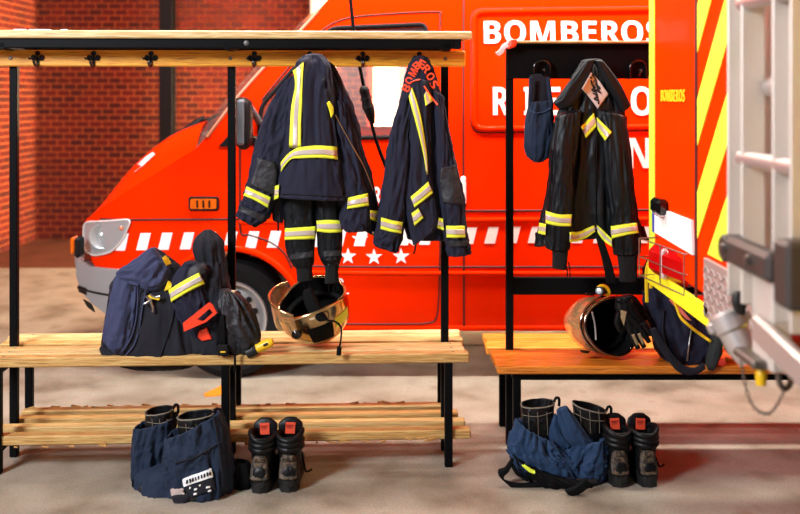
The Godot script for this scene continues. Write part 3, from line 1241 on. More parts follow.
# the point of the hood seen at a pixel
func hood_hit(px: float, py: float) -> Vector3:
	var best := Vector3.ZERO
	var far := 1e9
	for i in hood_rows.size() - 1:
		for j in 14:
			var a: Vector3 = hood_rows[i][j]
			var b: Vector3 = hood_rows[i][j + 1]
			var c: Vector3 = hood_rows[i + 1][j]
			var e: Vector3 = hood_rows[i + 1][j + 1]
			for u in 4:
				for w in 4:
					var p := a.lerp(b, u / 4.0).lerp(c.lerp(e, u / 4.0), w / 4.0)
					var d := -p.z
					var q := Vector2(p.x / d * F + 400.0 - px, 95.0 - (p.y - H) / d * F - py).length_squared()
					if q < far:
						far = q
						best = p
	return best + Vector3(-0.002, 0.006, 0.006)


func van_skin(px: Array, rise: Array, bulge: float, inset := 0.0) -> Geo:
	var line := []
	for k in px.size():
		var p := side_px(px[k][0], px[k][1])
		line.append(Vector3(p.x, p.y, rise[k]))
	var along := smooth_line(line, maxi(12, px.size() * 6))
	var rows := []
	for q in along:
		var z0 := side_z(q.x, q.y) - inset * 0.0
		var z1 := -12.3 - z0
		var row := PackedVector3Array()
		for k in 33:
			var t := k / 32.0
			var e := 0.5 - 0.5 * cos(PI * t)
			var z := lerpf(z0, z1, e)
			var edge := minf(z0 - z, z - z1) / 0.34
			var up := 1.0 - pow(1.0 - clampf(edge, 0, 1), 2.2)
			var mid := sin(PI * e)
			row.append(Vector3(q.x - bulge * mid * mid, q.y + q.z * up + q.z * 0.15 * mid, z))
		rows.append(row)
	if rise.size() == 5 and rise[2] > 0.1:
		hood_rows = rows
	var out := Vector3(-0.6, 0.8, 0)
	if absf(line[0].x - line[-1].x) < 0.3:
		out = Vector3(-1, 0, 0)
	return Geo.new().grid(rows, false, out)


func loft_geo(st: Array, d: float, o := {}) -> Geo:
	return Geo.new().grid(loft(st, d, o))


func van_text(s: String, x0: float, y0: float, x1: float, y1: float, t: Node, face := "Droid Sans") -> void:
	var a := side_px(x0, y0)
	var b := side_px(x1, y1)
	var low := S(a, 0.003)
	var up := (S(Vector2(a.x, b.y), 0.003) - low).normalized()
	lettering("lettering", s, t, M.decal_white, low, Vector2(b.x - a.x, b.y - a.y), Vector3.RIGHT, up, 0.004, face)


func van_wheel(t: Node, at: Vector3, s: float) -> void:
	var tr := Transform3D(Basis(Vector3(1, 0, 0), Vector3(0, 0, s), Vector3(0, -s, 0)), at)
	var tg := Geo.new()
	var prof := [Vector2(0.2, -0.1), Vector2(0.28, -0.115), Vector2(0.32, -0.1), Vector2(0.333, -0.07), Vector2(0.333, 0.07), Vector2(0.322, 0.1), Vector2(0.29, 0.115), Vector2(0.25, 0.108), Vector2(0.215, 0.09), Vector2(0.205, 0.06)]
	tg.lathe(prof, tr, 48)
	var w := put("wheel", tg, M.tyre, t)
	var rg := Geo.new()
	rg.lathe([Vector2(0.218, 0.086), Vector2(0.21, 0.1), Vector2(0.196, 0.096), Vector2(0.188, 0.06), Vector2(0.176, 0.03), Vector2(0.16, 0.045), Vector2(0.12, 0.062), Vector2(0.085, 0.06), Vector2(0.075, 0.045), Vector2(0.0, 0.045)], tr, 40)
	put("rim", rg, M.rim_steel, w)
	for k in 12:
		var a := TAU * (k + 0.5) / 12.0
		var c := Vector3(cos(a) * 0.142, 0.0535, sin(a) * 0.142)
		put("vent_hole", Geo.new().lathe([Vector2(0.0001, 0.006), Vector2(0.017, 0.006), Vector2(0.017, -0.01)], tr * Transform3D(Basis(), c), 10), M.trim_dark, w)
	put("hub", Geo.new().lathe([Vector2(0.0001, 0.085), Vector2(0.05, 0.08), Vector2(0.062, 0.06), Vector2(0.062, 0.04)], tr, 20), M.trim_dark, w)


# ------------------------------------------------------------------ coat benches
func hook_cross(parent: Node, p: Vector3) -> void:
	# a black trefoil plate with a peg
	var g := Geo.new()
	for c in [Vector2(-0.019, 0), Vector2(0.019, 0), Vector2(0, 0.018)]:
		g.lathe([Vector2(0.0001, 0.006), Vector2(0.009, 0.006), Vector2(0.0115, 0.003), Vector2(0.0115, 0)], Transform3D(Basis(Vector3.RIGHT, PI / 2), p + Vector3(c.x, c.y, 0)), 12)
	g.box(p + Vector3(0, -0.008, 0.003), Vector3(0.05, 0.012, 0.006), 0.002)
	g.box(p + Vector3(0, -0.012, 0.003), Vector3(0.013, 0.062, 0.006), 0.002)
	var h := put("coat_hook", g, M.black_gloss, parent)
	put("peg", Geo.new().tube([p + Vector3(0, -0.03, 0.004), p + Vector3(0, -0.036, 0.03), p + Vector3(0, -0.02, 0.045)], 0.006, 8), M.black_gloss, h)
	put("peg", Geo.new().tube([p + Vector3(-0.02, -0.004, 0.004), p + Vector3(-0.028, -0.008, 0.02), p + Vector3(-0.03, -0.002, 0.028)], 0.004, 8), M.black_gloss, h)


func slat(called: String, parent: Node, x0: float, x1: float, y: float, z: float, w: float, h: float, m: Material) -> MeshInstance3D:
	var bs := Basis(Vector3.UP, rng.randf_range(-0.002, 0.002))
	var o := put(called, Geo.new().box(Vector3.ZERO, Vector3(x1 - x0, h, w), 0.005), m, parent, true)
	o.transform = Transform3D(bs, Vector3((x0 + x1) / 2.0, y, z))
	return o


# where along the turned bench a pixel column falls, at a distance in front of the posts
func bench_x(px: float, z: float) -> float:
	var k := (px - 400.0) / F
	return (k * (4.157 - z) + 0.76 - z * 0.04) / (1.0 - 0.04 * k)


func coat_bench() -> void:
	# local axes: x along the bench, z towards the camera, 0 at the posts
	var t := thing("coat_bench", "wooden slatted bench with coat rail above and boot shelf below, before the van", "bench", "", Vector3(-0.76, 0, -4.157))
	t.rotation.y = 0.04
	var tube := 0.034
	var xs := []
	for px in [14.2, 231.8, 444.8]:
		xs.append(bench_x(px, 0.0))
	for x in xs:
		put("post", Geo.new().box(Vector3(x, 0.925, 0), Vector3(tube, 1.85, tube), 0.004), M.black_steel, t, true)
		for z in [0.187, -0.187]:
			put("leg", Geo.new().box(Vector3(x, 0.225, z), Vector3(tube, 0.45, tube), 0.004), M.black_steel, t, true)
		put("cross_bar", Geo.new().box(Vector3(x, 0.435, 0), Vector3(tube * 0.9, 0.03, 0.37), 0.003), M.black_steel, t, true)
		put("cross_bar", Geo.new().box(Vector3(x, 0.10, 0), Vector3(tube * 0.9, 0.03, 0.37), 0.003), M.black_steel, t, true)
		put("shelf_bracket", Geo.new().box(Vector3(x, 1.81, 0), Vector3(tube * 0.9, 0.03, 0.30), 0.003), M.black_steel, t, true)
	var x0: float = xs[0] - 0.085
	var x1: float = xs[2] + 0.085
	# seat: six slats
	for k in 6:
		var z := -0.168 + k * 0.0672 + (0.012 if k > 2 else -0.012)
		var s := slat("seat_slat", t, x0 + rng.randf_range(-0.012, 0.012), x1 + rng.randf_range(-0.012, 0.006), 0.471, z, 0.049, 0.042, M["wood_%d" % [2, 0, 1, 0, 2, 1][k]])
		for x in xs:
			put("screw", Geo.new().lathe([Vector2(0.0001, 0.0015), Vector2(0.005, 0.0012), Vector2(0.006, 0)], Transform3D(Basis(), Vector3(x + 0.02 - s.position.x, 0.021, 0)), 8), M.dull_steel, s, true)
	# boot shelf: four slats, the front one chipped
	for k in 4:
		var z := -0.160 + k * 0.107
		var s := slat("shelf_slat", t, x0 + 0.05 + rng.randf_range(-0.01, 0.02), x1 + [-0.05, -0.02, 0.0, 0.012][k], 0.136, z, 0.056, 0.04, M["wood_%d" % [0, 1, 0, 1][k]])
		if k == 3 or k == 0:
			var g := Geo.new()
			for c in 26:
				var w := rng.randf_range(0.01, 0.05)
				g.box(Vector3(rng.randf_range(-0.95, 0.95), rng.randf_range(-0.024, -0.012) if k == 3 else 0.021, 0.033 if k == 3 else rng.randf_range(-0.03, 0.0)), Vector3(w, rng.randf_range(0.004, 0.012), 0.006), 0.001, Basis(Vector3(rng.randf(), rng.randf(), 1).normalized(), rng.randf_range(-0.3, 0.3)))
			put("splinter", g, M.wood_3, s, true).set_meta("kind", "stuff")
	# coat rail with its hooks, and the top shelf
	var r0 := xs[0] as float - 0.12
	var r1 := xs[2] as float + 0.09
	var rail := slat("coat_rail", t, r0, r1, 1.762, 0.032, 0.024, 0.072, M.rail_wood_0)
	for x in xs:
		put("bolt", Geo.new().lathe([Vector2(0.0001, 0.004), Vector2(0.006, 0.004), Vector2(0.009, 0)], Transform3D(Basis(Vector3.RIGHT, PI / 2), Vector3(x - rail.position.x, 0.0, 0.012)), 10), M.dull_steel, rail, true)
	for px in [37.5, 93.5, 151, 254.5, 310, 363, 419.5]:
		hook_cross(t, t.global_transform * Vector3(bench_x(px, 0.046), 1.765, 0.0445))
	put("front_tube", Geo.new().box(Vector3((r0 + r1) / 2.0 - 0.025, 1.822, 0.135), Vector3(r1 - r0 - 0.05, 0.042, 0.03), 0.004), M.black_steel, t, true)
	put("tube_cap", Geo.new().box(Vector3(r1 - 0.045, 1.824, 0.135), Vector3(0.03, 0.05, 0.04), 0.006), M.black_gloss, t, true)
	put("front_tube", Geo.new().box(Vector3((r0 + r1) / 2.0 - 0.025, 1.822, -0.135), Vector3(r1 - r0 - 0.05, 0.042, 0.03), 0.004), M.black_steel, t, true)
	put("bolt", Geo.new().lathe([Vector2(0.0001, 0.005), Vector2(0.011, 0.004), Vector2(0.013, 0)], Transform3D(Basis(Vector3.RIGHT, PI / 2), Vector3(bench_x(246.5, 0.15), 1.824, 0.15)), 12), M.steel, t, true)
	for k in 3:
		slat("top_slat", t, r0 - 0.02, r1 + 0.015 - k * 0.01, 1.86, 0.125 - k * 0.125, 0.08, 0.034, M["wood_%d" % [2, 1, 0][k]])
	var chips := Geo.new()
	for c in [[41, 18], [33, 8], [47, 7], [20, 12], [64, 6]]:
		chips.box(Vector3(bench_x(c[0], 0.15), 1.878, 0.15), Vector3(c[1] * 0.004, 0.006, 0.02), 0.001)
	put("paint_flake", chips, M.decal_white, t, true).set_meta("kind", "stuff")


func second_bench() -> void:
	var t := thing("coat_bench", "varnished plank bench with black steel coat panel above, next to the fire engine", "bench", "", Vector3(1.4, 0, -4.26))
	var tube := 0.034
	var xs := [W(509.5, 300, 4.26).x - 1.4, 0.75]
	for x in xs:
		put("post", Geo.new().box(Vector3(x, 0.92, 0), Vector3(tube, 1.84, tube), 0.004), M.black_steel, t, true)
		for z in [0.225, -0.24]:
			put("leg", Geo.new().box(Vector3(x + (0.005 if z > 0 else -0.005), 0.2, z), Vector3(tube, 0.40, tube), 0.004), M.black_steel, t, true)
		put("cross_bar", Geo.new().box(Vector3(x, 0.385, 0), Vector3(tube * 0.9, 0.03, 0.46), 0.003), M.black_steel, t, true)
	var x0: float = xs[0] - 0.10
	put("seat_beam", Geo.new().box(Vector3((xs[0] + 0.75) / 2.0, 0.382, 0.225), Vector3(0.75 - xs[0], 0.03, 0.03), 0.003), M.black_steel, t, true)
	put("seat_beam", Geo.new().box(Vector3((xs[0] + 0.75) / 2.0, 0.382, -0.24), Vector3(0.75 - xs[0], 0.03, 0.03), 0.003), M.black_steel, t, true)
	var zs := [[-0.245, 0.076], [-0.166, 0.076], [-0.077, 0.096], [0.049, 0.077], [0.128, 0.077], [0.220, 0.104]]
	for k in 6:
		slat("seat_plank", t, x0 + [0.0, 0.004, -0.004, 0.01, 0.012, 0.016][k], 0.85, 0.419, zs[k][0], zs[k][1], 0.036, M["oiled_wood_%d" % [2, 0, 2, 3, 3, 1][k]])
	# black panel with horseshoe hooks, shelf edge on top
	var p0: float = xs[0] - 0.017
	var panel := put("hook_panel", Geo.new().box(Vector3((p0 + 0.8) / 2.0, 1.751, 0.025), Vector3(0.8 - p0, 0.155, 0.014), 0.003), M.black_panel, t, true)
	put("top_board", Geo.new().box(Vector3((p0 + 0.83) / 2.0, 1.838, 0.02), Vector3(0.8 - p0 - 0.03, 0.012, 0.13), 0.003), M.wood_3, t, true)
	put("top_plate", Geo.new().box(Vector3((p0 + 0.8) / 2.0, 1.829, 0.0), Vector3(0.8 - p0, 0.006, 0.17), 0.002), M.black_panel, t, true)
	for px in [541.5, 637.0, 742.0]:
		var pts := []
		var c := W(px, 68, 4.222)
		for k in 13:
			var w := PI * k / 12.0
			pts.append(c + Vector3(-0.036 * cos(w), 0.034 * sin(w), 0.018))
		pts.push_front(c + Vector3(-0.038, -0.045, 0.018))
		pts.push_front(c + Vector3(-0.038, -0.045, 0.0))
		pts.append(c + Vector3(0.038, -0.045, 0.018))
		pts.append(c + Vector3(0.038, -0.045, 0.0))
		put("horseshoe_hook", Geo.new().tube(pts, 0.0075, 8), M.black_gloss, panel)
		put("peg", Geo.new().tube([c + Vector3(0, -0.02, 0), c + Vector3(0, -0.03, 0.05), c + Vector3(0, -0.01, 0.07)], 0.006, 8), M.black_gloss, panel)
	put("back_bar", Geo.new().box(Vector3((p0 + 0.8) / 2.0, H - (285.7 - 95.0) / F * 4.26, 0.0), Vector3(0.8 - p0, 0.08, 0.02), 0.003), M.black_panel, t, true)
	# ribbon tied to the end of the top plate
	var rb := thing("ribbon", "scrap of red and white barrier ribbon tied to the end of the black coat panel", "ribbon", "", W(508, 46, 4.2))
	var pts := [[512, 42], [507, 44], [503, 47], [501, 51], [497, 54]]
	var rows := []
	for p in pts:
		rows.append([p[0] - 1.5, p[1] - 1.5, p[0] + 2.5, p[1] + 2, 0.003])
	put("band", loft_geo(rows, 4.19, {"rows": 16, "cols": 12, "amp": 0.003, "close": 3}), M.decal_white, rb)
	put("red_band", loft_geo([[509, 41, 517, 40, 0.012], [508, 46, 516, 46, 0.014], [506, 48, 510, 49, 0.008]], 4.18, {"rows": 12, "cols": 12, "amp": 0.003, "close": 3}), M.buckle_red, rb)


# ------------------------------------------------------------------ coats
func cloth_part(called: String, t: Node, st: Array, d: float, m: Material, all: Array, o := {}) -> MeshInstance3D:
	var rows := loft(st, d, o)
	all.append(rows)
	return put(called, Geo.new().grid(rows), m, t)


func coats() -> void:
	navy_jacket()
	under_jacket()
	collar_jacket()
	black_jacket()
	hood_pouch()


func navy_jacket() -> void:
	var t := thing("fire_jacket", "navy firefighter jacket with long upright and cross yellow bands, hung above the gold helmet", "jacket", "fire jackets on the racks", W(312, 60, 4.02))
	var all := []
	cloth_part("back_panel", t, [[303, 57, 323, 56, 0.02], [297, 64, 330, 66, 0.045], [291, 85, 333, 85, 0.06], [289, 110, 335, 107, 0.065], [287, 135, 338, 132, 0.07], [284, 158, 342, 155, 0.075], [281, 178, 346, 176, 0.078], [279, 196, 349, 199, 0.08]], 3.97, M.navy_cloth, all, {"rows": 70, "cols": 64, "amp": 0.012, "kl": 2.0, "close": 1, "lip": 2, "seed": 1.0})
	var sl := cloth_part("sleeve", t, [[286, 80, 299, 76, 0.03], [271, 105, 297, 108, 0.05], [260, 135, 291, 145, 0.055], [252, 165, 285, 172, 0.055], [246, 187, 276, 199, 0.055], [241, 204, 269, 216, 0.05], [237.5, 215, 257, 226.5, 0.045]], 4.01, M.navy_cloth, all, {"rows": 60, "cols": 48, "amp": 0.013, "kl": 5.0, "close": 1, "lip": 2, "seed": 2.0})
	cloth_part("front_flap", t, [[319, 58, 334, 66, 0.03], [327, 85, 344, 88, 0.05], [334, 110, 354, 111, 0.06], [338, 140, 362, 141, 0.06], [342, 175, 370, 173, 0.06], [350, 205, 377, 205, 0.05], [362, 228, 380, 237, 0.035]], 4.03, M.navy_cloth, all, {"rows": 60, "cols": 48, "amp": 0.012, "close": 1, "lip": 2, "seed": 3.0})
	var sr := cloth_part("sleeve", t, [[333, 100, 347, 105, 0.03], [334, 125, 353, 130, 0.045], [338, 155, 361, 158, 0.05], [341, 185, 367, 185, 0.052], [342, 205, 370, 202, 0.052], [341, 222, 371, 220, 0.05], [347, 231, 370, 229, 0.045]], 3.985, M.navy_cloth, all, {"rows": 54, "cols": 48, "amp": 0.012, "kl": 5.0, "close": 1, "lip": 2, "seed": 4.0})
	cloth_part("front_flap", t, [[277, 150, 290, 150, 0.03], [273, 185, 286, 185, 0.03], [273, 220, 283, 222, 0.02]], 4.035, M.dark_navy, all, {"rows": 30, "cols": 32, "amp": 0.008, "close": 1, "lip": 2, "seed": 5.0})
	var dm := front_of(all)
	tape(dm, [[293, 71, 303.5, 62], [295, 85, 302.5, 84], [291.5, 105, 302, 104], [290, 125, 301, 125], [289, 148, 301, 148]], t, 3.95)
	tape(dm, [[281, 172, 280.5, 163], [284, 167, 284, 158], [291, 159.5, 292, 150.5], [301, 158.5, 301, 147], [320, 158, 320, 145.5], [338, 159.5, 337, 147]], t, 3.93, 0.007)
	tape(dm, [[243.5, 195.5, 246.5, 186.5], [256, 201, 258.5, 192], [268, 208, 271, 197.5]], t, 3.97)
	tape(dm, [[347, 209, 348, 198], [358, 207.5, 358, 195.5], [369, 205.5, 368, 193.5]], t, 3.95)
	tape(dm, [[274, 200, 275, 186], [278.5, 198, 279, 185]], t, 4.0)
	tape(dm, [[370.5, 219, 370, 210.5], [378, 222.5, 378, 211]], t, 4.0)
	put("zip", line_on(dm, [[335.5, 115], [344, 131], [354, 149], [361, 161], [367, 174], [373, 190]], 0.0022, 0.003, 3.98, 24), M.zip_metal, t)
	put("shoulder_band", strip(dm, [[326.5, 103, 329, 101], [329, 110, 333, 107], [331, 118, 333.5, 114]], 0, 1, 0.005, 3.98), M.tape_yellow, t)
	put("elbow_patch", strip(dm, [[257, 158, 274, 162], [256, 167, 277, 172], [253, 176, 276, 183], [250, 185, 273, 195]], 0, 1, 0.003, 3.97), M.grey_patch, sl)
	put("cuff_patch", strip(dm, [[241, 206, 266, 216], [239, 211, 262, 222]], 0, 1, 0.003, 3.98), M.grey_patch, sl)
	put("hem_seam", line_on(dm, [[281, 193.5], [300, 194.5], [325, 195.5], [347, 196.5]], 0.0025, 0.002, 3.9), M.dark_navy, t)
	put("draw_cord", px_tube([[278, 220], [278.3, 226], [278, 231]], 4.02, 0.004, 8), M.strap_black, t)
	put("hanging_loop", px_tube([[308, 62], [309.5, 57], [312, 61]], 4.06, 0.004, 10), M.strap_black, t)
	put("snap", Geo.new().lathe([Vector2(0.0001, 0.006), Vector2(0.006, 0.004), Vector2(0.008, 0)], Transform3D(Basis(Vector3.RIGHT, PI / 2), W(373.5, 233, depth_at(dm, 373.5, 233, 4.0) - 0.002)), 10), M.zip_metal, t)


func under_jacket() -> void:
	var t := thing("fire_jacket", "black jacket beneath the navy one, its banded knit-cuffed sleeves hanging above the gold helmet", "jacket", "fire jackets on the racks", W(314, 230, 4.05))
	var all := []
	cloth_part("back_panel", t, [[304, 66, 322, 66, 0.015], [298, 90, 328, 90, 0.025], [292, 130, 338, 130, 0.03], [288, 170, 344, 170, 0.03], [288, 215, 343, 215, 0.025]], 4.085, M.black_cloth, all, {"rows": 40, "cols": 40, "amp": 0.005, "close": 1, "lip": 2})
	cloth_part("sleeve", t, [[282, 185, 316, 188, 0.045], [283, 210, 316, 212, 0.045], [285, 230, 315.5, 230, 0.042], [286, 246, 314, 248, 0.04], [289, 258, 314, 258, 0.042], [294, 267, 313, 265, 0.032]], 4.03, M.black_cloth, all, {"rows": 54, "cols": 44, "amp": 0.008, "kl": 6.0, "close": 1, "seed": 11.0})
	cloth_part("sleeve", t, [[315, 195, 344, 197, 0.045], [316, 220, 343, 220, 0.045], [317.5, 235, 342, 236, 0.043], [318, 250, 341.5, 252, 0.04], [321, 259, 341, 259, 0.04], [325, 265, 339, 264, 0.03]], 4.02, M.black_cloth, all, {"rows": 54, "cols": 44, "amp": 0.008, "kl": 6.0, "close": 1, "seed": 12.0})
	cloth_part("cuff", t, [[295, 264, 312, 262, 0.032], [297, 273, 312, 272, 0.028], [297.5, 281, 313, 279, 0.03]], 4.03, M.knit, all, {"rows": 20, "cols": 40, "amp": 0.004, "kl": 10.0, "lip": 2})
	cloth_part("cuff", t, [[325, 262, 339, 262, 0.03], [325.5, 274, 338, 274, 0.026], [325, 283, 339, 281, 0.028]], 4.02, M.knit, all, {"rows": 20, "cols": 40, "amp": 0.004, "kl": 10.0, "lip": 2})
	var dm := front_of(all)
	tape(dm, [[284.5, 240, 285, 228.5], [300, 239.5, 300, 227.5], [315.5, 239, 315.5, 226.5]], t, 3.98)
	tape(dm, [[317, 231.5, 316.5, 221], [330, 233, 329, 220], [342, 232, 341, 221]], t, 3.98)
	for r in [[[290, 255, 313, 251], [289.5, 260, 313.5, 257]], [[323.5, 251, 341, 250.5], [324, 256.5, 341, 256.5]]]:
		put("wear_patch", strip(dm, r, 0, 1, 0.003, 3.98), M.grey_patch, t)
	for c in [[[302, 281], [303, 284], [304.5, 287]], [[309, 280], [310, 285], [309, 288]], [[329, 282], [328.5, 287], [329, 291]], [[332.5, 282], [333.5, 287], [333, 291]]]:
		put("thumb_cord", px_tube(c, 4.02, 0.003, 8, 6), M.strap_black, t)


func collar_jacket() -> void:
	var t := thing("fire_jacket", "navy firefighter jacket with orange BOMBEROS lettering round its collar, on the wooden rail", "jacket", "fire jackets on the racks", W(420, 60, 4.02))
	var all := []
	cloth_part("back_panel", t, [[414, 58, 427, 58, 0.02], [408, 70, 433, 70, 0.045], [402, 95, 440, 95, 0.055], [397, 125, 446, 125, 0.06], [395, 160, 450, 160, 0.06], [401, 200, 451, 200, 0.06], [408, 238, 449, 239, 0.05]], 4.03, M.navy_cloth, all, {"rows": 64, "cols": 60, "amp": 0.012, "kl": 2.0, "close": 1, "lip": 2, "seed": 21.0})
	cloth_part("sleeve", t, [[405, 92, 416, 95, 0.03], [392, 130, 412, 135, 0.05], [384, 180, 410, 183, 0.055], [379, 212, 405, 218, 0.055], [376, 232, 401, 240, 0.05], [374, 244, 398, 252, 0.045]], 3.99, M.navy_cloth, all, {"rows": 60, "cols": 48, "amp": 0.011, "kl": 4.0, "close": 1, "lip": 2, "seed": 22.0})
	var sr := cloth_part("sleeve", t, [[433, 92, 443, 97, 0.03], [436, 130, 448, 130, 0.05], [437, 163, 454.5, 163, 0.055], [440, 195, 462.5, 195, 0.058], [443, 225, 465.5, 226, 0.055], [446, 240, 468, 242, 0.05], [448, 255, 470, 253, 0.045]], 3.99, M.navy_cloth, all, {"rows": 60, "cols": 48, "amp": 0.012, "kl": 4.0, "close": 1, "lip": 2, "seed": 23.0})
	cloth_part("front_flap", t, [[411, 80, 427, 82, 0.02], [410, 120, 430, 120, 0.03], [408, 160, 431, 165, 0.032], [406, 195, 434, 192, 0.032], [409, 222, 438, 212, 0.028], [413.5, 245, 441, 224, 0.02]], 3.965, M.navy_cloth, all, {"rows": 60, "cols": 48, "amp": 0.009, "close": 1, "lip": 2, "seed": 24.0})
	var dm := front_of(all)
	tape(dm, [[408.5, 97, 412, 87], [411, 106, 417, 101], [415.5, 122, 421, 117], [420, 140, 424.5, 137], [424, 158, 427, 156], [426.5, 175, 428, 174]], t, 3.93)
	tape(dm, [[424, 95, 427, 89.5], [425.5, 106, 433, 101]], t, 3.95)
	tape(dm, [[414.5, 207.5, 410.5, 197], [424, 200.5, 420, 189], [433, 193, 428.5, 181.5]], t, 3.93)
	tape(dm, [[414.5, 226, 411.5, 213.5], [423.5, 218, 418.5, 208.5]], t, 3.93)
	tape(dm, [[380.5, 229, 381, 217.5], [391, 232, 392, 220.5], [401.5, 233.5, 403, 222.5]], t, 3.95)
	tape(dm, [[446.5, 237.5, 446, 226], [456, 238, 455.5, 226], [465.5, 237.5, 465, 226]], t, 3.95)
	tape(dm, [[437.5, 228, 439, 218], [444, 230.5, 443, 219]], t, 3.97)
	put("elbow_patch", strip(dm, [[441, 168, 455, 165], [440, 180, 458, 178], [441, 193, 461, 194], [443, 203, 463, 205]], 0, 1, 0.003, 3.95), M.grey_patch, sr)
	put("cuff_patch", strip(dm, [[448, 241, 468, 241], [449, 247, 469, 246]], 0, 1, 0.003, 3.95), M.grey_patch, sr)
	put("piping", line_on(dm, [[424, 86], [430, 95], [437.5, 105]], 0.0035, 0.004, 3.97), M.orange_print, t)
	put("piping", line_on(dm, [[410, 83], [414, 81], [420, 79.5]], 0.003, 0.003, 3.97), M.orange_print, t)
	put("hanging_loop", px_tube([[417.5, 62], [419.5, 56.5], [422, 62]], 4.06, 0.004, 10), M.orange_print, t)
	put("draw_cord", px_tube([[416, 243], [415, 250], [413.5, 254]], 3.97, 0.004, 8), M.strap_black, t)
	# lettering round the collar
	var word := "BOMBEROS"
	var spots := [[406.3, 88.0, 62.0], [409.3, 80.5, 62.0], [413.0, 72.5, 60.0], [417.0, 65.5, 45.0], [421.5, 64.0, -28.0], [426.5, 69.0, -52.0], [430.5, 76.5, -58.0], [434.0, 84.5, -60.0]]
	for k in 8:
		var s = spots[k]
		var d := depth_at(dm, s[0], s[1], 3.97) - 0.007
		var w := deg_to_rad(s[2])
		var ax := Vector3(cos(w), sin(w), 0)
		var up := Vector3(-sin(w), cos(w), 0)
		var size := Vector2(0.029, 0.034)
		lettering("lettering", word[k], t, M.orange_print, W(s[0], s[1], d) - ax * size.x / 2.0 - up * size.y / 2.0, size, ax, up, 0.005)


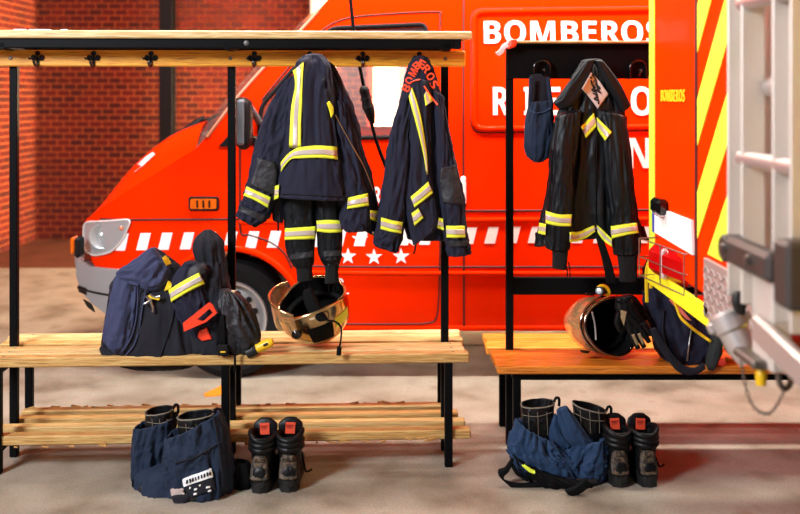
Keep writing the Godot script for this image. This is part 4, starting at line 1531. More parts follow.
func black_jacket() -> void:
	var t := thing("fire_jacket", "black firefighter jacket with pale scribbled patch below its collar, hung on the black panel", "jacket", "fire jackets on the racks", W(592, 62, 4.12))
	var all := []
	cloth_part("back_panel", t, [[583, 62, 600, 61, 0.03], [573, 78, 611, 76, 0.055], [562, 105, 620, 104, 0.07], [556, 130, 626, 130, 0.075], [552, 165, 630, 165, 0.075], [545, 205, 634, 208, 0.075], [540, 225, 640, 228, 0.07], [536.5, 246, 648, 239, 0.065]], 4.14, M.black_cloth, all, {"rows": 80, "cols": 80, "amp": 0.016, "kl": 1.3, "kr": 2.4, "fine": 0.3, "close": 1, "lip": 2, "seed": 31.0, "sag": -0.03})
	cloth_part("sleeve", t, [[556, 118, 580, 112, 0.04], [551.5, 145, 577, 145, 0.055], [550, 175, 573, 175, 0.058], [547, 205, 572.5, 208, 0.058], [546, 228, 571, 230, 0.054], [547, 248, 568.5, 249, 0.045]], 4.06, M.black_cloth, all, {"rows": 60, "cols": 48, "amp": 0.010, "kl": 3.0, "close": 1, "lip": 2, "seed": 32.0})
	cloth_part("sleeve", t, [[601, 112, 625, 118, 0.04], [603, 145, 628, 145, 0.055], [606, 185, 632, 180, 0.06], [610, 215, 636, 210, 0.058], [611, 235, 639, 233, 0.055], [614, 254, 639, 252, 0.045]], 4.06, M.black_cloth, all, {"rows": 60, "cols": 48, "amp": 0.010, "kl": 3.0, "close": 1, "lip": 2, "seed": 33.0})
	cloth_part("cuff", t, [[552, 246, 568, 246, 0.035], [553, 258, 567, 260, 0.028], [552.5, 267, 565.5, 269, 0.03]], 4.06, M.knit, all, {"rows": 20, "cols": 36, "amp": 0.004, "kl": 10.0, "lip": 2})
	cloth_part("cuff", t, [[617, 252, 638, 250, 0.036], [619.5, 268, 636.5, 268, 0.03], [619.5, 281, 637, 280, 0.03]], 4.06, M.knit, all, {"rows": 20, "cols": 36, "amp": 0.004, "kl": 10.0, "lip": 2})
	cloth_part("collar", t, [[585, 61, 595, 60, 0.02], [570, 80, 586, 84, 0.022], [558, 97, 574, 104, 0.022], [554, 102, 562, 110, 0.014]], 4.055, M.black_cloth, all, {"rows": 40, "cols": 36, "amp": 0.006, "close": 3, "seed": 34.0})
	cloth_part("collar", t, [[594, 61, 604, 62, 0.02], [602, 78, 618, 80, 0.022], [612, 95, 627, 98, 0.022], [621, 112, 630.5, 105, 0.014]], 4.055, M.black_cloth, all, {"rows": 40, "cols": 36, "amp": 0.006, "close": 3, "seed": 35.0})
	var dm := front_of(all)
	tape(dm, [[586, 138, 581, 127], [591.5, 132, 587, 120.5], [597, 126, 594, 113]], t, 4.05)
	tape(dm, [[597.5, 129, 596.5, 117], [602, 136, 604.5, 124.5], [605.5, 140.5, 612, 132]], t, 4.05)
	tape(dm, [[546, 223.5, 546, 211], [558, 226, 558.5, 214.5], [571, 226.5, 572, 214.5]], t, 4.0)
	tape(dm, [[612, 238.5, 611, 226.5], [625, 235.5, 624, 224.5], [638.5, 233, 637, 223]], t, 4.0)
	tape(dm, [[538.3, 233.5, 539.5, 223], [545.5, 235, 546, 224.5]], t, 4.08)
	tape(dm, [[570, 242.5, 570, 232.5], [580, 240.5, 580, 231.5], [588, 237, 587, 228.5], [596, 231, 594.5, 225.5]], t, 4.08, 0.007)
	tape(dm, [[596.5, 230.5, 598, 225.5], [603, 240, 605, 232], [612, 247, 612, 239]], t, 4.08, 0.007)
	var patch := put("name_patch", strip(dm, [[582, 88.5, 591.5, 72.5], [590, 98, 600, 82], [598, 108.5, 608.5, 94]], 0, 1, 0.006, 4.06), M.patch_pale, t)
	for q in [[[590, 77], [594, 81], [590.5, 84], [595, 87], [592, 90], [596, 92]], [[592, 74], [596, 80], [597, 86], [599, 92]], [[593, 93], [597, 96], [594.5, 99], [599, 101]], [[595, 84], [600, 88], [596.5, 90], [601, 93]], [[591, 80], [593, 86], [597, 95], [598.5, 104]]]:
		put("scribble", line_on(dm, q, 0.0035, 0.009, 4.05, 20), M.ink, patch)
	put("centre_seam", line_on(dm, [[596.5, 112], [597, 140], [596, 180], [596, 224]], 0.003, 0.003, 4.07, 24), M.strap_black, t)
	put("sleeve_seam", line_on(dm, [[552, 150], [551, 180], [549, 212]], 0.003, 0.003, 4.03, 20), M.strap_black, t)
	put("sleeve_seam", line_on(dm, [[626, 150], [629, 180], [633, 210]], 0.003, 0.003, 4.03, 20), M.strap_black, t)
	put("hanging_loop", px_tube([[588, 66], [591.5, 59.5], [595, 65]], 4.17, 0.005, 10), M.strap_black, t)
	for c in [[[566, 266], [567.5, 272], [567, 277]], [[568.5, 262], [570, 270], [570, 277]]]:
		put("thumb_cord", px_tube(c, 4.06, 0.003, 8, 6), M.strap_black, t)
	# straps that hang from its waist
	for q in [[[596, 229], [600, 243], [605, 262], [609, 283]], [[598, 231], [604, 248], [610, 266], [614, 283]]]:
		var st := []
		for p in q:
			st.append([p[0] - 2.6, p[1], p[0] + 2.6, p[1], 0.003])
		put("strap", loft_geo(st, 4.07, {"rows": 24, "cols": 12, "amp": 0.0, "close": 3}), M.strap_black, t)


func hood_pouch() -> void:
	var t := thing("fabric_pouch", "dark blue fabric pouch with open mouth hanging from black horseshoe hook", "pouch", "", W(540, 80, 4.17))
	var all := []
	cloth_part("back", t, [[530, 76, 549, 76, 0.008], [529.5, 95, 550, 95, 0.01], [529, 120, 551, 120, 0.012]], 4.19, M.dark_navy, all, {"rows": 24, "cols": 28, "amp": 0.003, "close": 1})
	cloth_part("bowl", t, [[529.5, 103, 552, 101, 0.036], [527, 118, 552.5, 116, 0.042], [525.5, 132, 553, 132, 0.045], [525, 146, 552.5, 146, 0.043], [528, 156, 550, 155, 0.035], [533, 161, 543, 161, 0.02]], 4.165, M.blue_cloth, all, {"rows": 40, "cols": 44, "amp": 0.01, "close": 2, "lip": 1, "seed": 41.0, "sag": 0.0})
	for q in [[[531, 78], [530.5, 92], [530, 106]], [[548, 78], [549.5, 92], [551.5, 104]]]:
		var st := []
		for p in q:
			st.append([p[0] - 2.2, p[1], p[0] + 2.2, p[1], 0.006])
		put("side_strap", loft_geo(st, 4.15, {"rows": 16, "cols": 12, "amp": 0.0, "close": 3}), M.blue_cloth, t)
	var dm := front_of(all)
	put("rim_seam", line_on(dm, [[530, 110], [536, 113], [544, 112], [551, 108]], 0.003, 0.003, 4.13), M.denim_blue, t)


# ------------------------------------------------------------------ helmets
const HX := 0.118
const HY := 0.165
const HZ := 0.142

# a point of the helmet's shell: azimuth 0 at the front, height 0 at the rim and 1 at the crown
func shell_at(az: float, e: float, k := 1.0) -> Vector3:
	var r := cos(e * PI / 2.0)
	var y := sin(e * PI / 2.0)
	if e < 0.0:
		r = 1.0 + 0.12 * e * e
		y = e * 1.2
	var p := Vector3(sin(az) * HX * r, y * HY, cos(az) * HZ * r)
	# ridge from front to back
	var off := absf(p.x) / 0.03
	p += p.normalized() * (0.008 * exp(-off * off) * clampf(e * 3.0, 0, 1))
	# the rim drops behind and over the ears
	if e < 0.35:
		p.y -= 0.03 * (0.35 - e) * (0.5 - 0.5 * cos(2.0 * az)) * 2.0 + 0.05 * (0.35 - e) * (0.5 - 0.5 * cos(az))
	return p * k


func shell_geo(k: float, a0: float, a1: float, e0: float, e1: float, na: int, ne: int, tr: Transform3D, closed := false) -> Geo:
	var rows := []
	for i in ne + 1:
		var e := lerpf(e0, e1, float(i) / ne)
		var row := PackedVector3Array()
		for j in na + (0 if closed else 1):
			row.append(tr * shell_at(lerpf(a0, a1, float(j) / na), e, k))
		rows.append(row)
	var mid := (a0 + a1) / 2.0
	return Geo.new().grid(rows, closed, Vector3.ZERO if closed else tr.basis * Vector3(sin(mid), 0.5, cos(mid)))


func helmet(label: String, at: Vector3, crown: Vector3, front: Vector3, shell: Material, scale := 1.0, raised := false) -> Node3D:
	var y := crown.normalized()
	var x := y.cross(front).normalized()
	var z := x.cross(y)
	var tr := Transform3D(Basis(x, y, z) * scale, at)
	var t := thing("fire_helmet", label, "helmet", "", at)
	var s := put("shell", shell_geo(1.0, 0, TAU, -0.1, 0.995, 64, 30, tr, true), shell, t)
	put("inner_shell", shell_geo(0.94, 0, TAU, -0.1, 0.97, 48, 20, tr, true), M.lining, t)
	var rim := []
	for k in 65:
		rim.append(tr * shell_at(TAU * k / 64.0, -0.1, 0.985))
	put("rim", Geo.new().tube(rim, 0.007 * scale, 8, false), shell, t)
	# crest band, side plates and reflective mark on the shell
	put("side_plate", shell_geo(1.012, 1.25, 2.0, 0.12, 0.42, 16, 10, tr), M.lining, s)
	put("side_plate", shell_geo(1.012, -2.0, -1.25, 0.12, 0.42, 16, 10, tr), M.lining, s)
	put("reflective_mark", shell_geo(1.014, 2.1, 2.75, 0.10, 0.26, 14, 6, tr), M.lime_signal, s)
	put("reflective_mark", shell_geo(1.014, -2.75, -2.1, 0.10, 0.26, 14, 6, tr), M.lime_signal, s)
	put("browplate", shell_geo(1.02, -0.7, 0.7, -0.02, 0.28, 24, 8, tr), shell, s)
	# harness inside
	for a in [0.5, 1.6, 2.6, 3.7, 4.7, 5.8]:
		var q := []
		for k in 8:
			q.append(tr * shell_at(a, 0.05 + k * 0.12, 0.86))
		put("harness_strap", Geo.new().tube(q, 0.008 * scale, 6), M.strap_black, t)
	var band := []
	for k in 41:
		band.append(tr * (shell_at(TAU * k / 40.0, 0.12, 0.84)))
	put("head_band", Geo.new().tube(band, 0.014 * scale, 8, false), M.strap_black, t)
	# visor on its pivots
	var vr := []
	for i in 11:
		var row := PackedVector3Array()
		var e := lerpf(0.62, -0.04, i / 10.0) if raised else lerpf(0.16, -0.62, i / 10.0)
		for j in 31:
			var az := lerpf(-1.05, 1.05, j / 30.0)
			var p := shell_at(az, e, 1.07) if raised else Vector3(sin(az) * HX * 1.12, e * HY, cos(az) * HZ * (1.17 - 0.10 * maxf(0, -e)))
			if not raised:
				p.y += 0.05 * pow(absf(az) / 1.25, 2.0) * (0.0 if e > 0 else -e * 1.3)
			row.append(tr * p)
		vr.append(row)
	var vis := put("visor", Geo.new().grid(vr, false, tr.basis * Vector3(0, 0, 1)), M.visor_gold, t)
	var edge := []
	for p in vr[-1]:
		edge.append(p)
	put("visor_edge", Geo.new().tube(edge, 0.005 * scale, 6), shell, vis)
	for sx in [-1.0, 1.0]:
		put("pivot", Geo.new().lathe([Vector2(0.0001, 0.012), Vector2(0.016, 0.01), Vector2(0.022, 0.0)], tr * Transform3D(Basis(Vector3(0, 0, 1), -sx * PI / 2), Vector3(sx * HX * 0.93, 0.02, 0.088)), 16), M.black_gloss, vis)
	return t


func things_on_benches() -> void:
	# gold helmet upside down on the bench, mouth up
	var c := W(313.5, 307, 4.05)
	var h := helmet("gold firefighter helmet lying upside down with amber visor, on the slatted bench", c, Vector3(0.20, -0.90, -0.44), Vector3(-0.94, -0.30, 0.1), M.gold, 1.08)
	put("cheek_flap", loft_geo([[303, 292, 312, 288, 0.012], [304, 302, 318, 300, 0.016], [309, 313, 324, 312, 0.016], [318, 321, 328, 319, 0.01]], 3.93, {"rows": 24, "cols": 24, "amp": 0.004, "close": 3}), M.strap_black, h)
	put("buckle", Geo.new().box(W(312, 317.5, 3.92), Vector3(0.026, 0.022, 0.008), 0.003, Basis(Vector3(0, 0, 1), 0.2)), M.beige, h)
	put("chin_cord", px_tube([[306, 302, 3.95], [313, 312, 3.92], [324, 319, 3.91], [336, 322, 3.91], [341, 328, 3.92], [341, 338, 3.93], [339, 350, 3.94]], 3.95, 0.004, 30), M.strap_black, h)
	put("cord_stop", px_tube([[339.4, 347, 3.94], [338.6, 355, 3.94]], 3.94, 0.011, 4), M.strap_black, h)
	duffel()
	hooded_bundle()
	# yellow torch
	var t := thing("torch", "yellow hand torch with black head lying on the bench between dark bundle and gold helmet", "torch", "", W(262, 346, 3.95))
	var a := W(256, 349, 3.96)
	var b := W(273, 341.5, 3.96)
	var ax := (b - a).normalized()
	var tr := Transform3D(Basis(ax.cross(Vector3(0, 0, 1)).normalized(), ax, ax.cross(Vector3(0, 0, 1)).normalized().cross(ax)), a)
	var l := a.distance_to(b)
	put("body", Geo.new().lathe([Vector2(0.0001, 0), Vector2(0.019, 0), Vector2(0.021, 0.01), Vector2(0.02, l - 0.015), Vector2(0.014, l), Vector2(0.0001, l)], tr, 18), M.torch_yellow, t)
	put("head", Geo.new().lathe([Vector2(0.0001, -0.042), Vector2(0.024, -0.042), Vector2(0.025, -0.01), Vector2(0.02, 0.004)], tr, 18), M.rubber, t)
	put("lens", Geo.new().lathe([Vector2(0.0001, -0.043), Vector2(0.019, -0.043)], tr, 18), M.lamp_reflector, t)
	put("switch", Geo.new().box(tr * Vector3(0.0, l * 0.55, 0.0) + Vector3(0.004, 0.006, 0.019), Vector3(0.022, 0.012, 0.008), 0.003, Basis(Vector3(0, 0, 1), 0.42)), M.rubber, t)
	# silver helmet, gloves and rucksack on the second bench
	var c2 := W(606, 325, 4.13)
	var h2 := helmet("copper-tinted chrome firefighter helmet lying on its side by the gloves, on the varnished bench", c2, Vector3(-0.55, -0.10, -0.83), Vector3(-0.80, 0.2, 0.5), M.chrome_warm, 1.08, true)
	put("lining_seam", px_tube([[592, 312, 4.02], [595, 325, 4.03], [596, 340, 4.02]], 4.02, 0.004, 12), M.rim_steel, h2)
	var hl := put("helmet_torch", Geo.new().lathe([Vector2(0.0001, 0.03), Vector2(0.018, 0.03), Vector2(0.02, 0.0), Vector2(0.016, -0.03), Vector2(0.0001, -0.03)], Transform3D(Basis(Vector3.RIGHT, PI / 2 - 0.2).rotated(Vector3.UP, -0.5), W(601, 291, 4.05)), 16), M.rubber, h2)
	put("lens", Geo.new().lathe([Vector2(0.0001, 0.032), Vector2(0.012, 0.031)], Transform3D(Basis(Vector3.RIGHT, PI / 2 - 0.2).rotated(Vector3.UP, -0.5), W(601, 291, 4.05)), 14), M.lamp_reflector, hl)
	put("bracket", px_tube([[598, 288, 4.05], [602, 286, 4.05], [607, 288, 4.06], [609, 293, 4.06], [606, 296, 4.06]], 4.05, 0.009, 14), M.torch_yellow, hl)
	glove("black and tan work glove hanging fingers down in front of the copper-tinted helmet", [[616, 299, 628, 297, 0.02], [616, 308, 633, 304, 0.026], [621, 320, 640, 315, 0.026], [626, 330, 645, 324, 0.022]], [[[629, 328], [633, 338], [638, 348]], [[634, 327], [639, 337], [644, 347]], [[638, 325], [644, 334], [649, 342]], [[642, 323], [647, 329], [651, 335]], [[619, 312], [617, 322], [620, 331]]], 3.98, [[[621, 310], [627, 312], [628, 320], [624, 326], [621, 318]]])
	glove("black and tan work glove tucked behind the other glove by the copper-tinted helmet", [[622, 297, 632, 295, 0.02], [622, 303, 637, 299, 0.024], [628, 311, 642, 306, 0.024], [633, 320, 646, 314, 0.02]], [[[637, 318], [642, 327], [646, 336]], [[641, 316], [646, 324], [650, 331]], [[644, 314], [649, 321], [652, 327]], [[625, 302], [620, 308], [618, 313]]], 4.04, [[[624, 299], [632, 298], [633, 303], [627, 305]]])
	rucksack()
	# black cable with in-line plug, hanging from above in front of the van
	var cb := thing("hanging_cable", "black cable with fat in-line connector hanging down in front of the van door", "cable", "", W(360, 60, 4.45))
	put("cord", px_tube([[346, -40], [350.5, 0], [353, 25], [356, 45], [360, 68], [364, 88], [367, 105], [371, 122], [377, 143], [384, 162], [392, 182]], 4.45, 0.0085, 50), M.strap_black, cb)
	var pl := put("connector", px_tube([[363, 86], [364.5, 91], [366, 97], [367.5, 105], [370, 112], [371.5, 119], [373, 124]], 4.45, [0.012, 0.022, 0.026, 0.024, 0.024, 0.024, 0.027, 0.027, 0.025, 0.022, 0.018, 0.014, 0.011], 12, 12), M.trim_dark, cb)
	for q in [[366.2, 98.5], [368.2, 107]]:
		put("ring", px_tube([[q[0] - 0.3, q[1] - 1.0], [q[0] + 0.3, q[1] + 1.0]], 4.45, 0.03, 2, 14), M.rubber, pl)


func glove(label: String, palm: Array, fingers: Array, d: float, pads: Array) -> void:
	var t := thing("work_glove", label, "glove", "work gloves by the second helmet", W(palm[0][0], palm[0][1], d))
	var all := []
	var rows := loft(palm, d, {"rows": 24, "cols": 28, "amp": 0.008, "kl": 9.0, "close": 3})
	all.append(rows)
	var g := Geo.new().grid(rows)
	for f in fingers:
		var st := []
		for k in 3:
			var w: float = [3.0, 2.9, 2.2][k]
			st.append([f[k][0] - w, f[k][1] + 1.0, f[k][0] + w, f[k][1] - 1.0, [0.013, 0.012, 0.009][k]])
		var fr := loft(st, d - 0.01, {"rows": 14, "cols": 16, "amp": 0.003, "kl": 12.0, "close": 3})
		all.append(fr)
		g.grid(fr)
	put("hand", g, M.leather, t)
	var dm := front_of(all)
	for p in pads:
		var m: int = p.size() / 2
		var rs := []
		for k in m:
			rs.append([p[p.size() - 1 - k][0], p[p.size() - 1 - k][1], p[k][0], p[k][1]])
		put("tan_pad", strip(dm, rs, 0, 1, 0.003, d, 8, 6), M.tan_leather, t)
	for f in fingers.slice(0, 2):
		put("finger_pad", strip(dm, [[f[1][0] - 1.5, f[1][1] - 3, f[1][0] + 1.5, f[1][1] - 4], [f[2][0] - 1.5, f[2][1] - 2, f[2][0] + 1.5, f[2][1] - 3]], 0, 1, 0.003, d, 6, 4), M.tan_leather, t)
	put("cuff_hem", px_tube([[palm[0][0], palm[0][1] + 2], [(palm[0][0] + palm[0][2]) / 2.0, palm[0][1] + 3.5], [palm[0][2], palm[0][3] + 2]], d - 0.022, 0.006, 8), M.strap_black, t)


func duffel() -> void:
	var t := thing("duffel_bag", "large slumped navy kit bag with its top folded to a point, on the slatted bench", "bag", "", W(150, 358, 4.05))
	var all := []
	var rows := loft([[151, 250, 157, 249, 0.012], [140, 259, 166, 257, 0.045], [127, 270, 177, 266, 0.07], [115, 279, 186, 278, 0.09], [111, 296, 193, 296, 0.10], [107, 320, 198, 322, 0.105], [104, 340, 201, 342, 0.105], [106, 353, 203, 355, 0.10], [116, 360, 199, 359, 0.085]], 4.05, {"rows": 90, "cols": 80, "amp": 0.012, "kl": 2.2, "kr": 1.8, "power": 0.75, "close": 3, "seed": 51.0})
	all.append(rows)
	put("body", Geo.new().grid(rows), M.dark_navy, t)
	var dm := front_of(all)
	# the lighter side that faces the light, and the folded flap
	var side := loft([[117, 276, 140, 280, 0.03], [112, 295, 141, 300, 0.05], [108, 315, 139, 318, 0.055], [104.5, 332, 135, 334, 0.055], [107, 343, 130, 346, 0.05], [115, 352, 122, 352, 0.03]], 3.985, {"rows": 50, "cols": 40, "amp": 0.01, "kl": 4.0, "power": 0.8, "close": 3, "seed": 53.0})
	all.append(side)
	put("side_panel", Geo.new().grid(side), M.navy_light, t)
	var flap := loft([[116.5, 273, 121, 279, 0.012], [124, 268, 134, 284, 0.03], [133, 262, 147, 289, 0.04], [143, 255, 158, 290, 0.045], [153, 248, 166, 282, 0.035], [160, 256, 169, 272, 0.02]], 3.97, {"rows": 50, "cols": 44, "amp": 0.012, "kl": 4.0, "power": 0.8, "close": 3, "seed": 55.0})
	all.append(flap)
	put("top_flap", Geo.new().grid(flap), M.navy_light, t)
	dm = front_of(all)
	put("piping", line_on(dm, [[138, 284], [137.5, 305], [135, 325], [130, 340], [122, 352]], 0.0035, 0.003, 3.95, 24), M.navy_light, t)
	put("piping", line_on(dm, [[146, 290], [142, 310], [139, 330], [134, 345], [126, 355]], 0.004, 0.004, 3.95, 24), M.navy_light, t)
	put("seam", line_on(dm, [[175, 300], [172, 320], [166, 340], [160, 357]], 0.003, 0.002, 3.95, 20), M.dark_navy, t)
	put("side_strap", loft_geo([[99.5, 349, 104, 345, 0.012], [102, 355, 110, 350, 0.014], [108, 361, 116, 354, 0.014], [118, 361, 121, 355, 0.012]], 3.97, {"rows": 24, "cols": 20, "amp": 0.004, "close": 3}), M.dark_navy, t)
	for q in [[[162, 258, 166, 266], [165, 256, 170, 264], [168, 259, 171, 264]], [[164, 291, 168, 281], [168, 290, 171, 283], [171, 288, 172, 284]]]:
		put("yellow_tab", strip(dm, q, 0, 1, 0.006, 3.95, 8, 6), M.yellow_web, t)
	put("yellow_tab", Geo.new().box(W(154, 297.5, 3.93), Vector3(0.05, 0.014, 0.012), 0.003, Basis(Vector3(0, 0, 1), -0.25)), M.yellow_web, t)
	for q in [[[146, 296], [150, 300], [152, 306]], [[152, 299], [148, 302], [144, 304]], [[150, 294], [155, 297], [160, 296]], [[151, 303], [153, 308], [152.5, 312]]]:
		put("metal_clip", px_tube(q, 3.925, 0.0055, 8), M.steel, t)


func hooded_bundle() -> void:
	var t := thing("kit_bundle", "dark navy hooded kit bundle with yellow-banded sleeve and red buckle, by the middle post", "clothing", "", W(212, 355, 4.04))
	var all := []
	cloth_part("hood", t, [[204, 231, 212, 231, 0.02], [197.5, 238, 221, 240, 0.05], [195, 250, 224, 252, 0.06], [198, 262, 225, 264, 0.06], [200, 274, 224, 276, 0.06]], 4.06, M.dark_navy, all, {"rows": 44, "cols": 48, "amp": 0.012, "close": 1, "seed": 61.0})
	cloth_part("body", t, [[190, 266, 224, 262, 0.05], [184, 284, 228, 282, 0.075], [182, 305, 232, 306, 0.085], [186, 330, 240, 330, 0.09], [190, 350, 242, 350, 0.085], [196, 355, 236, 355, 0.07]], 4.05, M.dark_navy, all, {"rows": 60, "cols": 56, "amp": 0.012, "kl": 3.0, "close": 3, "seed": 62.0})
	cloth_part("bag_side", t, [[167, 282, 186, 268, 0.04], [164, 300, 190, 295, 0.06], [168, 325, 196, 325, 0.07], [180, 350, 200, 350, 0.06]], 4.07, M.dark_navy, all, {"rows": 40, "cols": 44, "amp": 0.016, "close": 3, "seed": 66.0})
	var sl := cloth_part("sleeve", t, [[186, 262, 210, 270, 0.04], [174, 278, 208, 278, 0.05], [170, 294, 206, 288, 0.052], [174, 308, 210, 298, 0.05], [181, 321, 214, 312, 0.046], [190, 333, 216, 326, 0.035], [200, 342, 212, 338, 0.02]], 3.99, M.navy_cloth, all, {"rows": 60, "cols": 48, "amp": 0.012, "kl": 4.0, "close": 3, "seed": 63.0})
	cloth_part("lower_side", t, [[222, 290, 233, 292, 0.03], [219, 303, 244, 301, 0.055], [220, 322, 254, 318, 0.065], [224, 338, 261, 336, 0.06], [232, 350, 258, 348, 0.04]], 3.99, M.grey_patch, all, {"rows": 50, "cols": 44, "amp": 0.016, "kl": 4.0, "close": 3, "seed": 64.0})
	var dm := front_of(all)
	tape(dm, [[171.5, 302, 168.5, 290], [188, 292, 184, 280.5], [205, 283.5, 199, 272.5]], sl, 3.93, 0.006)
	put("grey_shoulder", strip(dm, [[189, 268, 204, 262], [187, 275, 207, 268], [188, 280, 205, 273]], 0, 1, 0.004, 3.95), M.grey_patch, sl)
	# red buckle: a frame with a slot
	var outer := [[183, 323], [209, 302.5], [212.5, 305], [217, 313], [206, 322], [184, 331.5]]
	var slot := [[197, 319.5], [209.5, 308.5], [213, 312.5], [203, 321.5]]
	var pieces := Geometry2D.clip_polygons(px_poly(outer, 3.90), px_poly(slot, 3.90))
	var g := Geo.new()
	var o2 := px_poly(outer, 3.90)
	if Geometry2D.is_polygon_clockwise(o2):
		o2.reverse()
	var s2 := px_poly(slot, 3.90)
	if Geometry2D.is_polygon_clockwise(s2):
		s2.reverse()
	var mid := W(207, 314, 3.90).x
	for half in [PackedVector2Array([Vector2(-9, -9), Vector2(mid, -9), Vector2(mid, 9), Vector2(-9, 9)]), PackedVector2Array([Vector2(mid, -9), Vector2(9, -9), Vector2(9, 9), Vector2(mid, 9)])]:
		for p in Geometry2D.intersect_polygons(o2, half):
			for q in Geometry2D.clip_polygons(p, s2):
				g.prism(q, Transform3D(Basis(), Vector3(0, 0, -3.91)), 0.012)
	put("red_buckle", g, M.buckle_red, t)
	put("red_strap", strip(dm, [[199, 331, 206, 328], [198, 337, 210, 335], [202, 341, 212, 339]], 0, 1, 0.006, 3.94), M.buckle_red, t)
	put("strap", strip(dm, [[216, 315, 224, 315], [217, 330, 225, 330], [216, 346, 226, 346]], 0, 1, 0.01, 3.93), M.strap_black, t)
	var bk := put("black_buckle", Geo.new().box(W(223, 350, 3.93), Vector3(0.05, 0.048, 0.02), 0.006), M.trim_dark, t)
	put("logo_plate", Geo.new().box(W(223, 352, 3.917), Vector3(0.022, 0.006, 0.003), 0.001), M.yellow_web, bk)
	put("cord", px_tube([[236, 346], [235, 355], [235, 364], [234.5, 372]], 3.925, 0.005, 14), M.strap_black, t)
	put("knot", loft_geo([[228, 292, 236, 291, 0.012], [228.5, 296, 234, 297, 0.014], [229, 301, 233, 301, 0.008]], 3.99, {"rows": 12, "cols": 16, "amp": 0.004, "close": 3}), M.beige, t)


func rucksack() -> void:
	var t := thing("rucksack", "navy rucksack with yellow piping and mesh pocket, on the varnished bench by the fire engine", "bag", "", W(685, 370, 4.1))
	var all := []
	cloth_part("body", t, [[648, 262, 664, 262, 0.05], [644, 280, 682, 286, 0.08], [645, 300, 704, 304, 0.095], [648, 320, 718, 324, 0.10], [654, 342, 720, 342, 0.10], [664, 358, 716, 356, 0.09], [676, 367, 708, 366, 0.07]], 4.10, M.navy_cloth, all, {"rows": 70, "cols": 64, "amp": 0.016, "kl": 2.5, "close": 3, "seed": 71.0})
	cloth_part("mesh_pocket", t, [[716, 322, 724, 328, 0.03], [710, 340, 722, 340, 0.045], [706, 356, 718, 358, 0.045], [706, 367, 713, 369, 0.03]], 4.0, M.pocket_mesh, all, {"rows": 36, "cols": 32, "amp": 0.006, "close": 3, "seed": 72.0})
	var dm := front_of(all)
	put("yellow_piping", line_on(dm, [[674, 301], [677, 308], [680, 316], [685, 322], [696, 331], [710, 341]], 0.007, 0.006, 3.98, 30), M.yellow_web, t)
	put("pink_strap", strip(dm, [[669, 300, 674, 300], [676, 308, 682, 309], [687, 320, 692, 321]], 0, 1, 0.006, 3.98), M.pink_web, t)
	put("zip", line_on(dm, [[692, 325], [689, 345], [687, 361]], 0.004, 0.003, 3.98, 20), M.steel, t)
	put("seam", line_on(dm, [[664, 310], [663, 330], [668, 350], [676, 362]], 0.004, 0.003, 3.98, 20), M.dark_navy, t)
	put("shoulder_strap", loft_geo([[650, 330, 656, 328, 0.008], [656, 344, 663, 340, 0.009], [666, 358, 672, 353, 0.01], [676, 370, 681, 363, 0.01], [686, 375, 688, 367, 0.01], [697, 374, 696, 367, 0.01], [705, 369, 703, 363, 0.008]], 3.945, {"rows": 40, "cols": 16, "amp": 0.003, "close": 3}), M.dark_navy, t)
	put("strap", px_tube([[651, 328, 3.99], [657, 342, 3.98], [664, 352, 3.97]], 3.98, 0.005, 12), M.steel, t)
	for q in [[[652, 255, 3.95], [647, 268, 3.95], [646.5, 285, 3.96], [647, 302, 3.97]], [[654, 258, 3.95], [652, 272, 3.95], [651, 288, 3.96]]]:
		var st := []
		for p in q:
			st.append([p[0] - 1.8, p[1], p[0] + 1.8, p[1], 0.003, p[2]])
		put("yellow_strap", loft_geo(st, 3.95, {"rows": 20, "cols": 12, "amp": 0.002, "close": 3}), M.yellow_web, t)
	for q in [[[724, 345], [730, 352], [738, 348]], [[726, 360], [732, 361], [738, 356]]]:
		var st := []
		for p in q:
			st.append([p[0], p[1] - 3.0, p[0], p[1] + 3.0, 0.006])
		put("yellow_strap", loft_geo(st, 4.05, {"rows": 16, "cols": 12, "amp": 0.003, "close": 3}), M.yellow_web, t)


# ------------------------------------------------------------------ boots and trousers
func lines_local(st: Array, tr: Transform3D) -> Array:
	# [centre, half width, half thickness along z]: vertical stack, turned by tr
	var out := []
	for s in st:
		out.append([tr * (s[0] as Vector3), tr.basis * (s[1] as Vector3), s[2], (tr.basis * (s[3] as Vector3)).normalized()])
	return out


